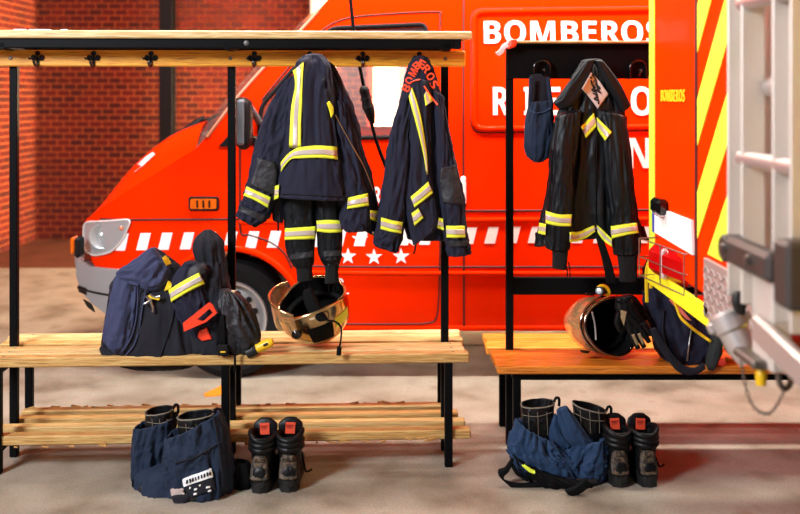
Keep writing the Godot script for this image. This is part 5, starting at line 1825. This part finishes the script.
func boot(label: String, group: String, px: float, py: float, turn: float, k := 1.0, side := 1.0) -> void:
	var d := H * F / (py - 95.0)
	var at := W(px, py, d)
	at.y = 0.0
	at.z -= 0.115 * k
	var tr := Transform3D(Basis(Vector3.UP, turn + PI).scaled_local(Vector3(k, k * 0.79, k)), at)
	var across := Basis(Vector3.UP, turn)
	var t := thing("boot", label, "boot", group, at)
	var all := []
	# foot, heel to toe
	var foot := []
	for s in [[-0.105, 0.03, 0.075, 0.04], [-0.09, 0.04, 0.08, 0.05], [-0.03, 0.043, 0.09, 0.062], [0.03, 0.045, 0.088, 0.06], [0.08, 0.05, 0.072, 0.046], [0.125, 0.051, 0.062, 0.036], [0.155, 0.044, 0.056, 0.028], [0.172, 0.026, 0.05, 0.018]]:
		foot.append([Vector3(0, s[2], s[0]), Vector3(s[1], 0, 0), s[3], Vector3.UP])
	var fr := loft_lines(lines_local(foot, tr), {"rows": 36, "cols": 32, "amp": 0.004, "kl": 10.0, "power": 0.8, "close": 3, "seed": px})
	all.append(fr)
	var shaft := []
	for s in [[0.07, 0.042, 0.062, -0.02], [0.12, 0.044, 0.062, -0.022], [0.17, 0.047, 0.060, -0.028], [0.20, 0.052, 0.060, -0.032], [0.225, 0.050, 0.058, -0.034], [0.25, 0.055, 0.062, -0.035], [0.268, 0.054, 0.06, -0.036]]:
		shaft.append([Vector3(0, s[0], s[3]), Vector3(s[1], 0, 0), s[2], Vector3(0, 0, 1)])
	var sr := loft_lines(lines_local(shaft, tr), {"rows": 40, "cols": 40, "amp": 0.006, "kl": 12.0, "kr": 0.6, "lip": 2, "seed": px + 3.0})
	all.append(sr)
	put("upper", Geo.new().grid(fr).grid(sr), M.leather, t)
	# sole
	var out := PackedVector2Array()
	for q in [[0.0, -0.115], [0.03, -0.105], [0.042, -0.07], [0.042, -0.01], [0.05, 0.05], [0.055, 0.10], [0.05, 0.145], [0.03, 0.175], [0.0, 0.183]]:
		out.append(Vector2(q[0], q[1]))
	for q in [[-0.03, 0.175], [-0.05, 0.145], [-0.055, 0.10], [-0.048, 0.05], [-0.04, -0.01], [-0.042, -0.07], [-0.03, -0.105]]:
		out.append(Vector2(q[0], q[1]))
	var flat := Transform3D(tr.basis * Basis(Vector3(1, 0, 0), Vector3(0, 0, 1), Vector3(0, 1, 0)), tr.origin)
	put("sole", Geo.new().prism(out, flat, 0.036, 0.004), M.rubber, t)
	# toe cap
	var toe := []
	for s in [[0.085, 0.052, 0.07, 0.048], [0.115, 0.054, 0.066, 0.042], [0.145, 0.049, 0.058, 0.034], [0.166, 0.036, 0.052, 0.026], [0.178, 0.018, 0.046, 0.014]]:
		toe.append([Vector3(0, s[2], s[0]), Vector3(s[1], 0, 0), s[3], Vector3.UP])
	var tor := loft_lines(lines_local(toe, tr), {"rows": 20, "cols": 32, "amp": 0.001, "power": 0.85, "close": 2})
	put("toe_cap", Geo.new().grid(tor), M.rubber, t)
	# padded collar: higher at the outer side of the tongue
	var ring := []
	for i in 33:
		var w := TAU * i / 32.0
		var y := 0.252 + 0.022 * pow(absf(cos(w)), 1.5) - 0.008 * side * cos(w)
		if sin(w) > 0.75:
			y -= 0.03 * (sin(w) - 0.75) / 0.25
		ring.append(tr * Vector3(0.052 * cos(w), y, -0.036 + 0.058 * sin(w)))
	put("collar", Geo.new().tube(ring, 0.010 * k, 10, false), M.leather, t)
	# tongue, standing up behind the collar, its label on the inner side
	var tongue := []
	for s in [[0.19, 0.030, 0.010, 0.014], [0.24, 0.042, 0.012, 0.016], [0.275, 0.050, 0.013, 0.018], [0.30, 0.047, 0.012, 0.022], [0.318, 0.028, 0.009, 0.025]]:
		tongue.append([Vector3(0, s[0], s[3]), Vector3(s[1], 0, 0), s[2], Vector3(0, 0, 1)])
	put("tongue", Geo.new().grid(loft_lines(lines_local(tongue, tr), {"rows": 24, "cols": 28, "amp": 0.003, "power": 0.7, "close": 3})), M.leather, t)
	var tilt := across * Basis(Vector3.RIGHT, -0.12) * Basis(Vector3(0, 0, 1), -0.06 * side)
	var lb := put("tongue_label", Geo.new().box(tr * Vector3(0.0, 0.278, 0.002), Vector3(0.040, 0.046, 0.004) * k, 0.001, tilt), M.orange_label, t)
	lb.set_meta("label", "orange-red label with dark print")
	for i in 5:
		put("print_line", Geo.new().box(tr * Vector3(0.002 + (i % 2) * 0.002, 0.294 - i * 0.0078, -0.0005 + 0.001 * i * 0.4), Vector3(0.030 - (i % 3) * 0.004, 0.0024, 0.002) * k, 0.0, tilt), M.label_print, lb)
	# padded rolls below the collar, worn heel piece with its tab, rubber counter
	for y in [0.238, 0.212]:
		var arc := []
		for i in 21:
			var w := PI + PI * i / 20.0
			arc.append(tr * Vector3(0.050 * cos(w), y + 0.006 * sin(w), -0.033 + 0.062 * sin(w)))
		put("padding", Geo.new().tube(arc, 0.0125 * k, 10), M.leather, t)
	var cover := []
	for s in [[0.178, 0.022, -0.088], [0.16, 0.030, -0.088], [0.13, 0.034, -0.092], [0.10, 0.036, -0.099], [0.075, 0.036, -0.107]]:
		cover.append([Vector3(0.003, s[0], s[2]), Vector3(s[1], 0, 0), 0.012, Vector3(0, 0, -1)])
	put("heel_panel", Geo.new().grid(loft_lines(lines_local(cover, tr), {"rows": 24, "cols": 28, "amp": 0.008, "kl": 16.0, "close": 3, "seed": px})), M.worn_brown, t)
	put("heel_tab", Geo.new().box(tr * Vector3(0.004, 0.168, -0.104), Vector3(0.042, 0.018, 0.007) * k, 0.003, across * Basis(Vector3(0, 0, 1), 0.08 * side)), M.worn_brown, t)
	var counter := []
	for s in [[0.03, 0.043, 0.066], [0.055, 0.045, 0.066], [0.075, 0.043, 0.062], [0.085, 0.040, 0.055]]:
		counter.append([Vector3(0, s[0], -0.052), Vector3(s[1], 0, 0), s[2], Vector3(0, 0, 1)])
	put("heel_counter", Geo.new().grid(loft_lines(lines_local(counter, tr), {"rows": 14, "cols": 32, "amp": 0.003, "close": 2})), M.rubber, t)
	if side > 0:
		put("lace_end", Geo.new().tube(smooth_line([tr * Vector3(-0.045, 0.15, 0.0), tr * Vector3(-0.056, 0.11, -0.02), tr * Vector3(-0.066, 0.07, -0.04), tr * Vector3(-0.09, 0.075, -0.03)], 12), 0.004, 6), M.strap_black, t)


# a boot standing inside folded trousers: shaft, lining, trim
func nested_boot(label: String, mouth: Array, foot: Array, d: float, trim: Material) -> void:
	var t := thing("boot", label, "boot", "boots standing in folded trousers", W((foot[0] + foot[2]) / 2.0, foot[1], d))
	var rows := loft([[mouth[0], mouth[1], mouth[2], mouth[3], 0.056], [mouth[0] + 0.5, mouth[1] + 8, mouth[2] - 0.5, mouth[3] + 8, 0.058], [lerpf(mouth[0], foot[0], 0.3), mouth[1] + 22, lerpf(mouth[2], foot[2], 0.3), mouth[3] + 22, 0.056], [foot[0], foot[1] - 20, foot[2], foot[3] - 20, 0.055], [foot[0], foot[1], foot[2], foot[3], 0.06]], d, {"rows": 50, "cols": 44, "amp": 0.005, "kl": 8.0, "lip": 1, "lip_deep": 0.06, "close": 2, "seed": mouth[0]})
	put("shaft", Geo.new().grid(rows), M.leather, t)
	var ring: Array = []
	for p in rows[4]:
		ring.append(p)
	ring.append(rows[4][0])
	put("top_trim", Geo.new().tube(ring, 0.0028, 8, false), trim, t)
	var dm := front_of([rows])
	for f in [0.22, 0.5, 0.78]:
		var x := lerpf(mouth[0], mouth[2], f)
		put("stitching", line_on(dm, [[x, mouth[1] + 7], [x + 0.5, mouth[1] + 16], [x + 1.0, mouth[1] + 30]], 0.0013, 0.0005, d - 0.06, 12), trim, t)
	put("stitching", line_on(dm, [[mouth[0] + 1, mouth[1] + 10], [(mouth[0] + mouth[2]) / 2.0, (mouth[1] + mouth[3]) / 2.0 + 13], [mouth[2] - 1, mouth[3] + 10]], 0.0013, 0.0005, d - 0.06, 14), trim, t)
	put("pull_loop", px_tube([[mouth[2] - 1, mouth[3] + 3, d], [mouth[2] + 2, mouth[3] - 4, d], [mouth[2] + 5, mouth[3] - 3, d], [mouth[2] + 5, mouth[3] + 4, d]], d, 0.006, 14), M.strap_black, t)
	var so := W((foot[0] + foot[2]) / 2.0, foot[1], d)
	put("sole", Geo.new().box(Vector3(so.x, 0.015, -d + 0.03), Vector3(0.1, 0.03, 0.2), 0.01), M.rubber, t)


func things_on_floor() -> void:
	# navy trousers folded down over a pair of boots, before the boot shelf
	nested_boot("black boot in the nearer leg of the dark navy trousers, above the printed label", [178, 417, 214, 413], [182, 492, 214, 492], 3.78, M.boot_trim)
	nested_boot("black boot half hidden in the farther leg of the dark navy trousers, by the shelf", [146, 412, 173, 409], [146, 484, 172, 484], 3.86, M.boot_trim)
	var t := thing("fire_trousers", "dark navy firefighter trousers with white printed label, bunched round boots before the boot shelf", "trousers", "fire trousers folded over boots", W(185, 500, 3.76))
	var all := []
	cloth_part("leg", t, [[136, 427, 177, 415, 0.075], [134.5, 445, 173, 440, 0.08], [134, 465, 171, 460, 0.08], [137, 482, 176, 478, 0.085], [147, 495, 190, 493, 0.08]], 3.87, M.blue_cloth, all, {"rows": 60, "cols": 60, "amp": 0.014, "kl": 4.0, "lip": 1, "lip_deep": 0.05, "close": 2, "seed": 81.0})
	cloth_part("leg", t, [[167, 437, 219.5, 411, 0.085], [165.5, 452, 227, 432, 0.095], [166, 468, 231, 453, 0.1], [169, 483, 233, 473, 0.105], [176, 497, 230, 492, 0.1], [190, 504, 214, 503, 0.08]], 3.76, M.blue_cloth, all, {"rows": 70, "cols": 70, "amp": 0.015, "kl": 4.0, "lip": 1, "lip_deep": 0.05, "close": 2, "seed": 82.0})
	cloth_part("seat", t, [[136, 476, 231, 474, 0.09], [137, 488, 231, 486, 0.115], [144, 497, 226, 496, 0.115], [158, 503, 212, 503, 0.09]], 3.80, M.blue_cloth, all, {"rows": 30, "cols": 70, "amp": 0.012, "kl": 6.0, "close": 3, "seed": 83.0})
	var dm := front_of(all)
	var lb := put("printed_label", strip(dm, [[182.5, 479.5, 211, 469], [184, 487, 213, 477]], 0, 1, 0.005, 3.66), M.decal_white, t)
	for k in 9:
		var x := 186.0 + k * 2.9
		put("print_mark", strip(dm, [[x, 480.5 - k * 1.05, x + 1.5, 480 - k * 1.05], [x + (0.6 if k % 2 else 0.0), 484.0 - k * 1.05, x + 1.9, 483.4 - k * 1.05]], 0, 1, 0.0075, 3.66, 3, 2), M.ink, lb)
	var l2 := put("label_ground", strip(dm, [[185, 489, 213, 478.5], [189, 498.5, 216, 489]], 0, 1, 0.004, 3.66), M.dark_navy, t)
	for q in [[189, 488.5, 2.0], [194, 490, 3.0], [193.5, 494.5, 3.5], [206, 488, 4.0], [208, 491.5, 3.0], [199, 486, 1.8]]:
		put("print_mark", strip(dm, [[q[0], q[1] - 0.9, q[0] + q[2], q[1] - 1.5], [q[0], q[1] + 0.9, q[0] + q[2], q[1] + 0.3]], 0, 1, 0.0065, 3.66, 3, 3), M.decal_white, l2)
	put("pale_tag", strip(dm, [[170.5, 490, 183.5, 489.5], [172, 498, 184.5, 498.5]], 0, 1, 0.007, 3.66), M.patch_pale, t)
	put("seam", line_on(dm, [[213, 416], [218, 440], [221, 465], [223, 487]], 0.003, 0.002, 3.66, 20), M.dark_navy, t)
	put("knee_seam", line_on(dm, [[175, 463], [195, 457], [214, 446], [222, 441]], 0.003, 0.002, 3.66, 20), M.dark_navy, t)
	put("strap", loft_geo([[221, 501, 229, 495, 0.014], [230, 497, 237, 482, 0.016], [233, 478, 244, 468, 0.018], [234, 460, 249, 462, 0.02], [239, 468, 252, 478, 0.02], [236, 486, 247, 492, 0.016], [230, 496, 236, 501, 0.012]], 3.78, {"rows": 50, "cols": 20, "amp": 0.008, "close": 3}), M.strap_black, t)
	put("strap", loft_geo([[171, 497, 190, 497, 0.008], [174, 503, 187, 503, 0.010], [177, 507, 186, 507.5, 0.008]], 3.65, {"rows": 16, "cols": 20, "amp": 0.002, "close": 3}), M.dark_navy, t)
	put("strap", loft_geo([[132.5, 478, 137, 476, 0.012], [132, 485, 137, 487, 0.012], [135, 492, 141, 493, 0.010]], 3.80, {"rows": 16, "cols": 16, "amp": 0.003, "close": 3}), M.strap_black, t)
	# two pairs of upright boots
	boot("scuffed black work boot right beside the strap of the dark navy trousers", "pairs of work boots on the floor", 260.5, 494, -0.04, 1.0, -1.0)
	boot("scuffed black work boot with a loose lace end, before the slatted bench", "pairs of work boots on the floor", 287, 493, 0.06, 1.0, 1.0)
	boot("scuffed black work boot touching the crumpled faded blue trousers", "pairs of work boots on the floor", 621.5, 488, 0.0, 1.0, -1.0)
	boot("scuffed black work boot before the varnished bench, the one farther from the blue trousers", "pairs of work boots on the floor", 648, 488, 0.1, 1.0, 1.01)
	# blue trousers crumpled round boots before the second bench
	nested_boot("black boot upright in the crumpled blue trousers, beside the black bench legs", [521, 405, 554, 402, 0.05], [526, 476, 556, 476], 3.93, M.boot_trim)
	nested_boot("black boot tilted in the crumpled blue trousers, nearer the pair of work boots", [573, 403, 606, 411, 0.05], [566, 478, 596, 478], 3.93, M.boot_trim)
	var u := thing("fire_trousers", "faded blue firefighter trousers crumpled low round boots, with black straps and lime tag", "trousers", "fire trousers folded over boots", W(558, 485, 3.87))
	all = []
	cloth_part("leg", u, [[518, 422, 556, 440, 0.075], [511, 438, 566, 450, 0.09], [510, 450, 580, 457, 0.10], [514, 463, 588, 468, 0.10], [524, 475, 592, 478, 0.09], [540, 484, 580, 485, 0.07]], 3.90, M.denim_blue, all, {"rows": 60, "cols": 70, "amp": 0.02, "kl": 5.0, "kr": 2.4, "lip": 1, "close": 2, "seed": 91.0})
	cloth_part("leg", u, [[568, 442, 607.5, 432, 0.075], [560, 451, 609.5, 447, 0.09], [556, 460, 609, 460, 0.095], [562, 471, 606, 472, 0.09], [572, 482, 598, 483, 0.07]], 3.91, M.denim_blue, all, {"rows": 60, "cols": 64, "amp": 0.02, "kl": 5.0, "kr": 2.4, "lip": 1, "close": 2, "seed": 92.0})
	cloth_part("fold", u, [[557, 411, 567, 407, 0.02], [560, 424, 575, 419, 0.035], [566, 438, 584, 431, 0.04], [576, 448, 592, 441, 0.035]], 3.87, M.denim_blue, all, {"rows": 36, "cols": 36, "amp": 0.01, "close": 3, "seed": 93.0})
	cloth_part("fold", u, [[548, 436, 556, 414, 0.02], [553, 446, 562, 430, 0.03], [560, 450, 570, 442, 0.03]], 3.89, M.denim_blue, all, {"rows": 30, "cols": 30, "amp": 0.01, "close": 3, "seed": 94.0})
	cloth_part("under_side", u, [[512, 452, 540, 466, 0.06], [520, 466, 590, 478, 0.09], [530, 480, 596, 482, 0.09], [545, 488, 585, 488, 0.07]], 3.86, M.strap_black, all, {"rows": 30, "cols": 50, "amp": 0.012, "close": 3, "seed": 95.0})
	dm = front_of(all)
	put("lime_tag", strip(dm, [[522, 466, 525, 465.5], [529, 472, 531, 469.5], [535, 474, 535.5, 472]], 0, 1, 0.008, 3.8), M.lime_signal, u)
	put("strap_loop", loft_geo([[511, 458, 514, 460, 0.008], [505, 467, 509, 471, 0.01], [498.5, 470, 504, 477, 0.012], [500, 477, 508, 484, 0.012], [512, 482, 516, 490, 0.012], [526, 483, 528, 490, 0.012], [540, 482, 541, 488, 0.01]], 3.80, {"rows": 60, "cols": 18, "amp": 0.005, "close": 3}), M.strap_black, u)
	put("strap_loop", px_tube([[510, 462, 3.81], [514, 468, 3.8], [518, 474, 3.8], [528, 480, 3.8]], 3.8, 0.008, 16), M.strap_black, u)
	put("strap_end", loft_geo([[584, 478, 590, 485, 0.01], [577, 484, 584, 491, 0.012], [567, 489, 574, 496, 0.012], [565, 490, 573, 497, 0.008]], 3.72, {"rows": 24, "cols": 20, "amp": 0.003, "close": 3}), M.strap_black, u)


# ------------------------------------------------------------------ fire engine, its rear face looks to the left
const TX := 1.048

func T(px: float, py: float) -> Vector2:
	# pixel -> (distance from the camera, height) on the rear face
	var d := TX * F / (px - 400.0)
	return Vector2(d, H - (py - 95.0) / F * d)


# outline as (distance, height), pushed out of the rear face
func rear_plate(pts: PackedVector2Array, thick: float, lift := 0.0, bev := 0.0) -> Geo:
	# x of the outline runs away from the camera (-z), outward is -x
	return Geo.new().prism(pts, Transform3D(Basis(Vector3(0, 0, -1), Vector3.UP, Vector3(-1, 0, 0)), Vector3(TX - lift, 0, 0)), thick, bev)


func pv(a: Array) -> PackedVector2Array:
	var o := PackedVector2Array()
	for p in a:
		o.append(p if p is Vector2 else Vector2(p[0], p[1]))
	return o


func truck() -> void:
	var t := thing("fire_engine", "red fire engine rear with yellow chevrons, seen edge-on beside the second coat rack", "fire engine", "", Vector3(2.2, 0, -2.65))
	var far := 3.9
	var near := 1.42
	put("body", Geo.new().box(Vector3(TX + 1.6, 1.96, -(far + near) / 2.0), Vector3(3.2, 2.12, far - near), 0.02), M.truck_red, t)
	put("chassis", Geo.new().box(Vector3(TX + 1.9, 0.68, -(far + near) / 2.0), Vector3(2.8, 0.28, 1.0), 0.02), M.trim_dark, t)
	for z in [-3.55, -1.75]:
		var tr := Transform3D(Basis(Vector3(1, 0, 0), Vector3(0, 0, 1), Vector3(0, -1, 0)), Vector3(TX + 2.1, 0.5, z))
		var w := put("wheel", Geo.new().lathe([Vector2(0.26, -0.14), Vector2(0.42, -0.15), Vector2(0.49, -0.12), Vector2(0.5, 0), Vector2(0.49, 0.12), Vector2(0.42, 0.15), Vector2(0.26, 0.14)], tr, 40), M.tyre, t)
		put("rim", Geo.new().lathe([Vector2(0.27, 0.14), Vector2(0.2, 0.06), Vector2(0.0001, 0.06)], tr, 30), M.rim_steel, w)
		put("rim", Geo.new().lathe([Vector2(0.27, -0.14), Vector2(0.2, -0.06), Vector2(0.0001, -0.06)], tr, 30), M.rim_steel, w)
	# yellow strip on the far corner
	put("corner_strip", rear_plate(pv([[3.9, 0.86], [3.82, 0.86], [3.82, 3.0], [3.9, 3.0]]), 0.004, 0.0), M.lime_signal, t)
	# panel joint and the rear shutter frame
	put("panel_joint", rear_plate(pv([[3.30, 0.86], [3.275, 0.86], [3.275, 3.0], [3.30, 3.0]]), 0.003, 0.0), M.seam_dark, t)
	# lower edge: yellow bar
	put("lower_bar", rear_plate(pv([[3.9, 0.815], [3.13, 0.815], [3.13, 0.885], [3.9, 0.885]]), 0.012, 0.0, 0.004), M.yellow_signal, t)
	put("lower_bar", rear_plate(pv([[2.6, 0.90], [1.45, 0.90], [1.45, 0.935], [2.6, 0.935]]), 0.02, 0.0, 0.004), M.yellow_signal, t)
	# chevrons
	var lim := pv([[3.265, 1.06], [1.45, 1.06], [1.45, 2.95], [3.265, 2.95]])
	for k in range(-6, 12):
		var y := 1.095 + k * 0.327
		var band := pv([[3.4, y - 0.155], [1.2, y + 2.395], [1.2, y + 2.56], [3.4, y + 0.01]])
		for q in Geometry2D.intersect_polygons(lim, band):
			if Geometry2D.is_polygon_clockwise(q):
				q.reverse()
			put("chevron", rear_plate(q, 0.004, 0.001), M.lime_signal, t)
	# chequered step plate
	var cp := put("tread_plate", rear_plate(pv([[3.175, 0.845], [2.85, 0.845], [2.7, 0.94], [1.45, 0.94], [1.45, 1.045], [3.175, 1.045]]), 0.012, 0.0, 0.002), M.aluminium, t)
	var bars := Geo.new()
	for i in 58:
		for j in 11:
			var z := -3.16 + i * 0.03
			var y := 0.86 + j * 0.03
			if j > 5 or (z > -2.72 and y < 0.96):
				continue
			var s := 1.0 if (i + j) % 2 else -1.0
			bars.box(Vector3(TX - 0.013, y, z), Vector3(0.004, 0.026, 0.007), 0.0, Basis(Vector3.RIGHT, s * 0.785))
	put("tread_pattern", bars, M.aluminium, cp).set_meta("kind", "stuff")
	# number plate without print, blue band
	var np := put("number_plate", rear_plate(pv([T(655, 231.5), T(695, 255), T(693.5, 220.5), T(655, 205.5)]), 0.01, 0.0), M.plate_white, t)
	put("blue_band", rear_plate(pv([T(655, 231.5), T(656.8, 232.5), T(656.8, 206.3), T(655, 205.5)]), 0.002, 0.01), M.eu_blue, np)
	var lp := Vector3(TX - 0.022, T(665, 206).y, -T(665, 206).x)
	put("plate_lamp", Geo.new().box(lp, Vector3(0.05, 0.062, 0.11), 0.014), M.black_gloss, t)
	put("lamp_lens", Geo.new().box(lp + Vector3(0.0, -0.034, 0.0), Vector3(0.03, 0.010, 0.08), 0.004), M.lamp_white, t)
	# tail lamp in its wire cage
	var o := Vector3(-0.985, 0, 0.174)
	var bs := Basis(o, Vector3.UP, o.cross(Vector3.UP))
	var tc := Vector3(TX - 0.002, 0.945, -3.62)
	var tl := put("tail_lamp", Geo.new().box(tc + bs * Vector3(0, 0, -0.03), Vector3(0.07, 0.12, 0.32), 0.026, bs), M.lamp_red, t)
	put("white_lens", Geo.new().box(tc + bs * Vector3(0.001, 0, -0.01), Vector3(0.071, 0.121, 0.022), 0.024, bs), M.lamp_white, tl)
	var h0 := -0.225
	var h1 := 0.16
	for y in [0.075, 0.0, -0.075]:
		put("cage_wire", Geo.new().tube([tc + bs * Vector3(-0.04, y, h0), tc + bs * Vector3(0.05, y, h0), tc + bs * Vector3(0.05, y, h1), tc + bs * Vector3(-0.04, y, h1)], 0.0026, 8), M.steel, tl)
	for z in [h0, -0.03, h1]:
		put("cage_wire", Geo.new().tube([tc + bs * Vector3(0.05, 0.075, z), tc + bs * Vector3(0.05, -0.075, z)], 0.0026, 8), M.steel, tl)
	# lettering BOMBEROS on the panel
	var la := T(662, 101.5)
	var lb := T(686, 102.5)
	lettering("lettering", "BOMBEROS", t, M.orange_paint, Vector3(TX - 0.003, la.y, -la.x), Vector2(la.x - lb.x, 0.047), Vector3(0, 0, 1), Vector3.UP, 0.003)
	# red reflector low on the near side
	put("reflector", Geo.new().box(Vector3(TX - 0.03, 0.965, -2.40), Vector3(0.03, 0.05, 0.2), 0.01), M.lamp_red, t)
	ladder()


func ladder() -> void:
	var t := thing("ladder", "aluminium ladder hung upright on the rear of the fire engine with dark clamp bar", "ladder", "", Vector3(0.92, 1.0, -2.4))
	var x := 0.93
	# far stile: a broad channel, near stile, rungs between
	for z in [-2.45, -2.15]:
		var wide := 0.10
		var s := put("stile", Geo.new().box(Vector3(x, 2.13, z), Vector3(0.022, 2.14, wide), 0.004), M.aluminium_warm, t)
		put("stile_flange", Geo.new().box(Vector3(x - 0.02, 2.13, z - wide / 2.0), Vector3(0.06, 2.14, 0.010), 0.003), M.aluminium_warm, s)
		put("stile_flange", Geo.new().box(Vector3(x - 0.02, 2.13, z + wide / 2.0), Vector3(0.06, 2.14, 0.010), 0.003), M.aluminium_warm, s)
	for y in [1.435, 1.84, 2.25, 2.65]:
		put("rung", Geo.new().tube([Vector3(x - 0.03, y, -2.44), Vector3(x - 0.03, y, -2.1)], 0.021, 16), M.aluminium, t)
	put("back_plate", Geo.new().box(Vector3(x + 0.05, 2.13, -2.45), Vector3(0.02, 2.14, 0.3), 0.004), M.aluminium_warm, t)
	for y in [1.62, 1.9, 2.18]:
		put("back_rung", Geo.new().tube([Vector3(x + 0.02, y, -2.38), Vector3(x + 0.02, y, -2.14)], 0.024, 14), M.aluminium, t)
	for p in [[741, 45], [741, 172], [742, 191], [741, 209]]:
		var d: float = 0.9 * F / (p[0] - 400.0)
		put("rivet", Geo.new().lathe([Vector2(0.0001, 0.012), Vector2(0.012, 0.008), Vector2(0.016, 0)], Transform3D(Basis(Vector3(0, 0, 1), PI / 2), Vector3(x - 0.011, H - (p[1] - 95.0) / F * d, -d)), 10), M.dull_steel, t)
	put("tape_dot", Geo.new().box(Vector3(x - 0.02, H + 44.0 / F * 2.42, -2.43), Vector3(0.02, 0.035, 0.035), 0.004), M.lime_signal, t)
	# dark clamp arm across both stiles
	var g := Geo.new()
	var cy := H - (252.0 - 95.0) / F * 2.35
	g.box(Vector3(x - 0.07, cy, -2.27), Vector3(0.05, 0.068, 0.30), 0.012)
	g.lathe([Vector2(0.0001, 0.026), Vector2(0.03, 0.026), Vector2(0.036, 0.02), Vector2(0.036, -0.02), Vector2(0.0001, -0.02)], Transform3D(Basis(Vector3(0, 0, 1), PI / 2), Vector3(x - 0.07, cy, -2.41)), 20)
	var arm := put("clamp_arm", g, M.clamp_dark, t)
	for z in [-2.39, -2.22]:
		put("bolt", Geo.new().lathe([Vector2(0.0001, 0.012), Vector2(0.012, 0.012), Vector2(0.014, 0.0)], Transform3D(Basis(Vector3(0, 0, 1), PI / 2), Vector3(x - 0.096, cy + 0.003, z)), 6), M.dull_steel, arm)
	put("clamp_block", Geo.new().box(Vector3(x - 0.05, cy + 0.0, -2.06), Vector3(0.08, 0.15, 0.08), 0.01), M.clamp_dark, arm)
	# foot of the ladder
	put("foot_channel", Geo.new().box(Vector3(x, 1.04, -2.33), Vector3(0.05, 0.24, 0.13), 0.006), M.aluminium_warm, t)
	put("foot_bar", Geo.new().box(Vector3(x - 0.04, 1.0, -2.14), Vector3(0.03, 0.07, 0.36), 0.008, Basis(Vector3.RIGHT, 0.12)), M.aluminium, t)
	# pump coupling beside it
	var c := thing("hose_coupling", "pale cast hose coupling with black handle hung by the ladder foot before rucksack", "coupling", "", W(735, 335, 2.45))
	var ax := Vector3(0.35, -0.85, 0.35).normalized()
	var sx := ax.cross(Vector3(0, 0, 1)).normalized()
	var tr := Transform3D(Basis(sx, ax, sx.cross(ax)), W(736, 336, 2.5))
	put("body", Geo.new().lathe([Vector2(0.0001, -0.07), Vector2(0.042, -0.07), Vector2(0.048, -0.06), Vector2(0.048, -0.02), Vector2(0.04, -0.012), Vector2(0.04, 0.03), Vector2(0.034, 0.05), Vector2(0.026, 0.075), Vector2(0.0001, 0.075)], tr, 24), M.aluminium, c)
	put("lug", Geo.new().box(tr * Vector3(0.045, -0.04, 0), Vector3(0.03, 0.03, 0.03), 0.006, tr.basis), M.aluminium, c)
	put("lug", Geo.new().box(tr * Vector3(-0.045, -0.04, 0), Vector3(0.03, 0.03, 0.03), 0.006, tr.basis), M.aluminium, c)
	put("handle", loft_geo([[733, 294, 744, 292, 0.012], [732, 302, 746, 303, 0.016], [735, 312, 744, 314, 0.012]], 2.46, {"rows": 16, "cols": 20, "amp": 0.002, "close": 3, "power": 0.7}), M.rubber, c)
	put("base_plate", Geo.new().box(W(754, 358, 2.36), Vector3(0.06, 0.022, 0.14), 0.006), M.dull_steel, c)
	put("yellow_plug", Geo.new().lathe([Vector2(0.0001, -0.02), Vector2(0.013, -0.02), Vector2(0.014, 0.008), Vector2(0.010, 0.02), Vector2(0.0001, 0.02)], Transform3D(Basis(), W(761, 377, 2.36)), 16), M.torch_yellow, c)
	# snap ring and chain
	var r := thing("snap_ring", "grey steel snap ring hanging under the ladder foot at the frame side of the chain", "carabiner", "", W(785, 376, 2.3))
	var pts := []
	for k in 29:
		var w := TAU * k / 28.0
		pts.append(W(785 + 6.5 * cos(w), 375.5 + 13.0 * sin(w), 2.3 + 0.012 * cos(w)))
	put("ring", Geo.new().tube(pts, 0.0075, 10, false), M.dull_steel, r)
	put("gate", Geo.new().tube([pts[23], pts[25], pts[26]], 0.009, 8), M.dull_steel, r)
	var ch := thing("chain", "thin steel chain sagging between coupling and snap ring", "chain", "", W(762, 412, 2.35))
	var line := smooth_line([Vector2(741, 360), Vector2(743, 374), Vector2(748, 395), Vector2(754, 407), Vector2(762, 413), Vector2(770, 413), Vector2(777, 405), Vector2(783, 393), Vector2(785, 388)], 27)
	for k in 27:
		var p: Vector2 = line[k]
		var q: Vector2 = line[k + 1]
		var a3 := W(p.x, p.y, 2.35)
		var b3 := W(q.x, q.y, 2.35)
		var along := (b3 - a3).normalized()
		var side := Vector3(0, 0, 1) if k % 2 else along.cross(Vector3(0, 0, 1)).normalized()
		var l := a3.distance_to(b3) * 0.66
		var link := []
		for s in 13:
			var w := TAU * s / 12.0
			link.append((a3 + b3) / 2.0 + along * (l * cos(w)) + side * (0.0042 * sin(w)))
		put("link", Geo.new().tube(link, 0.0014, 5, false), M.dull_steel, ch)
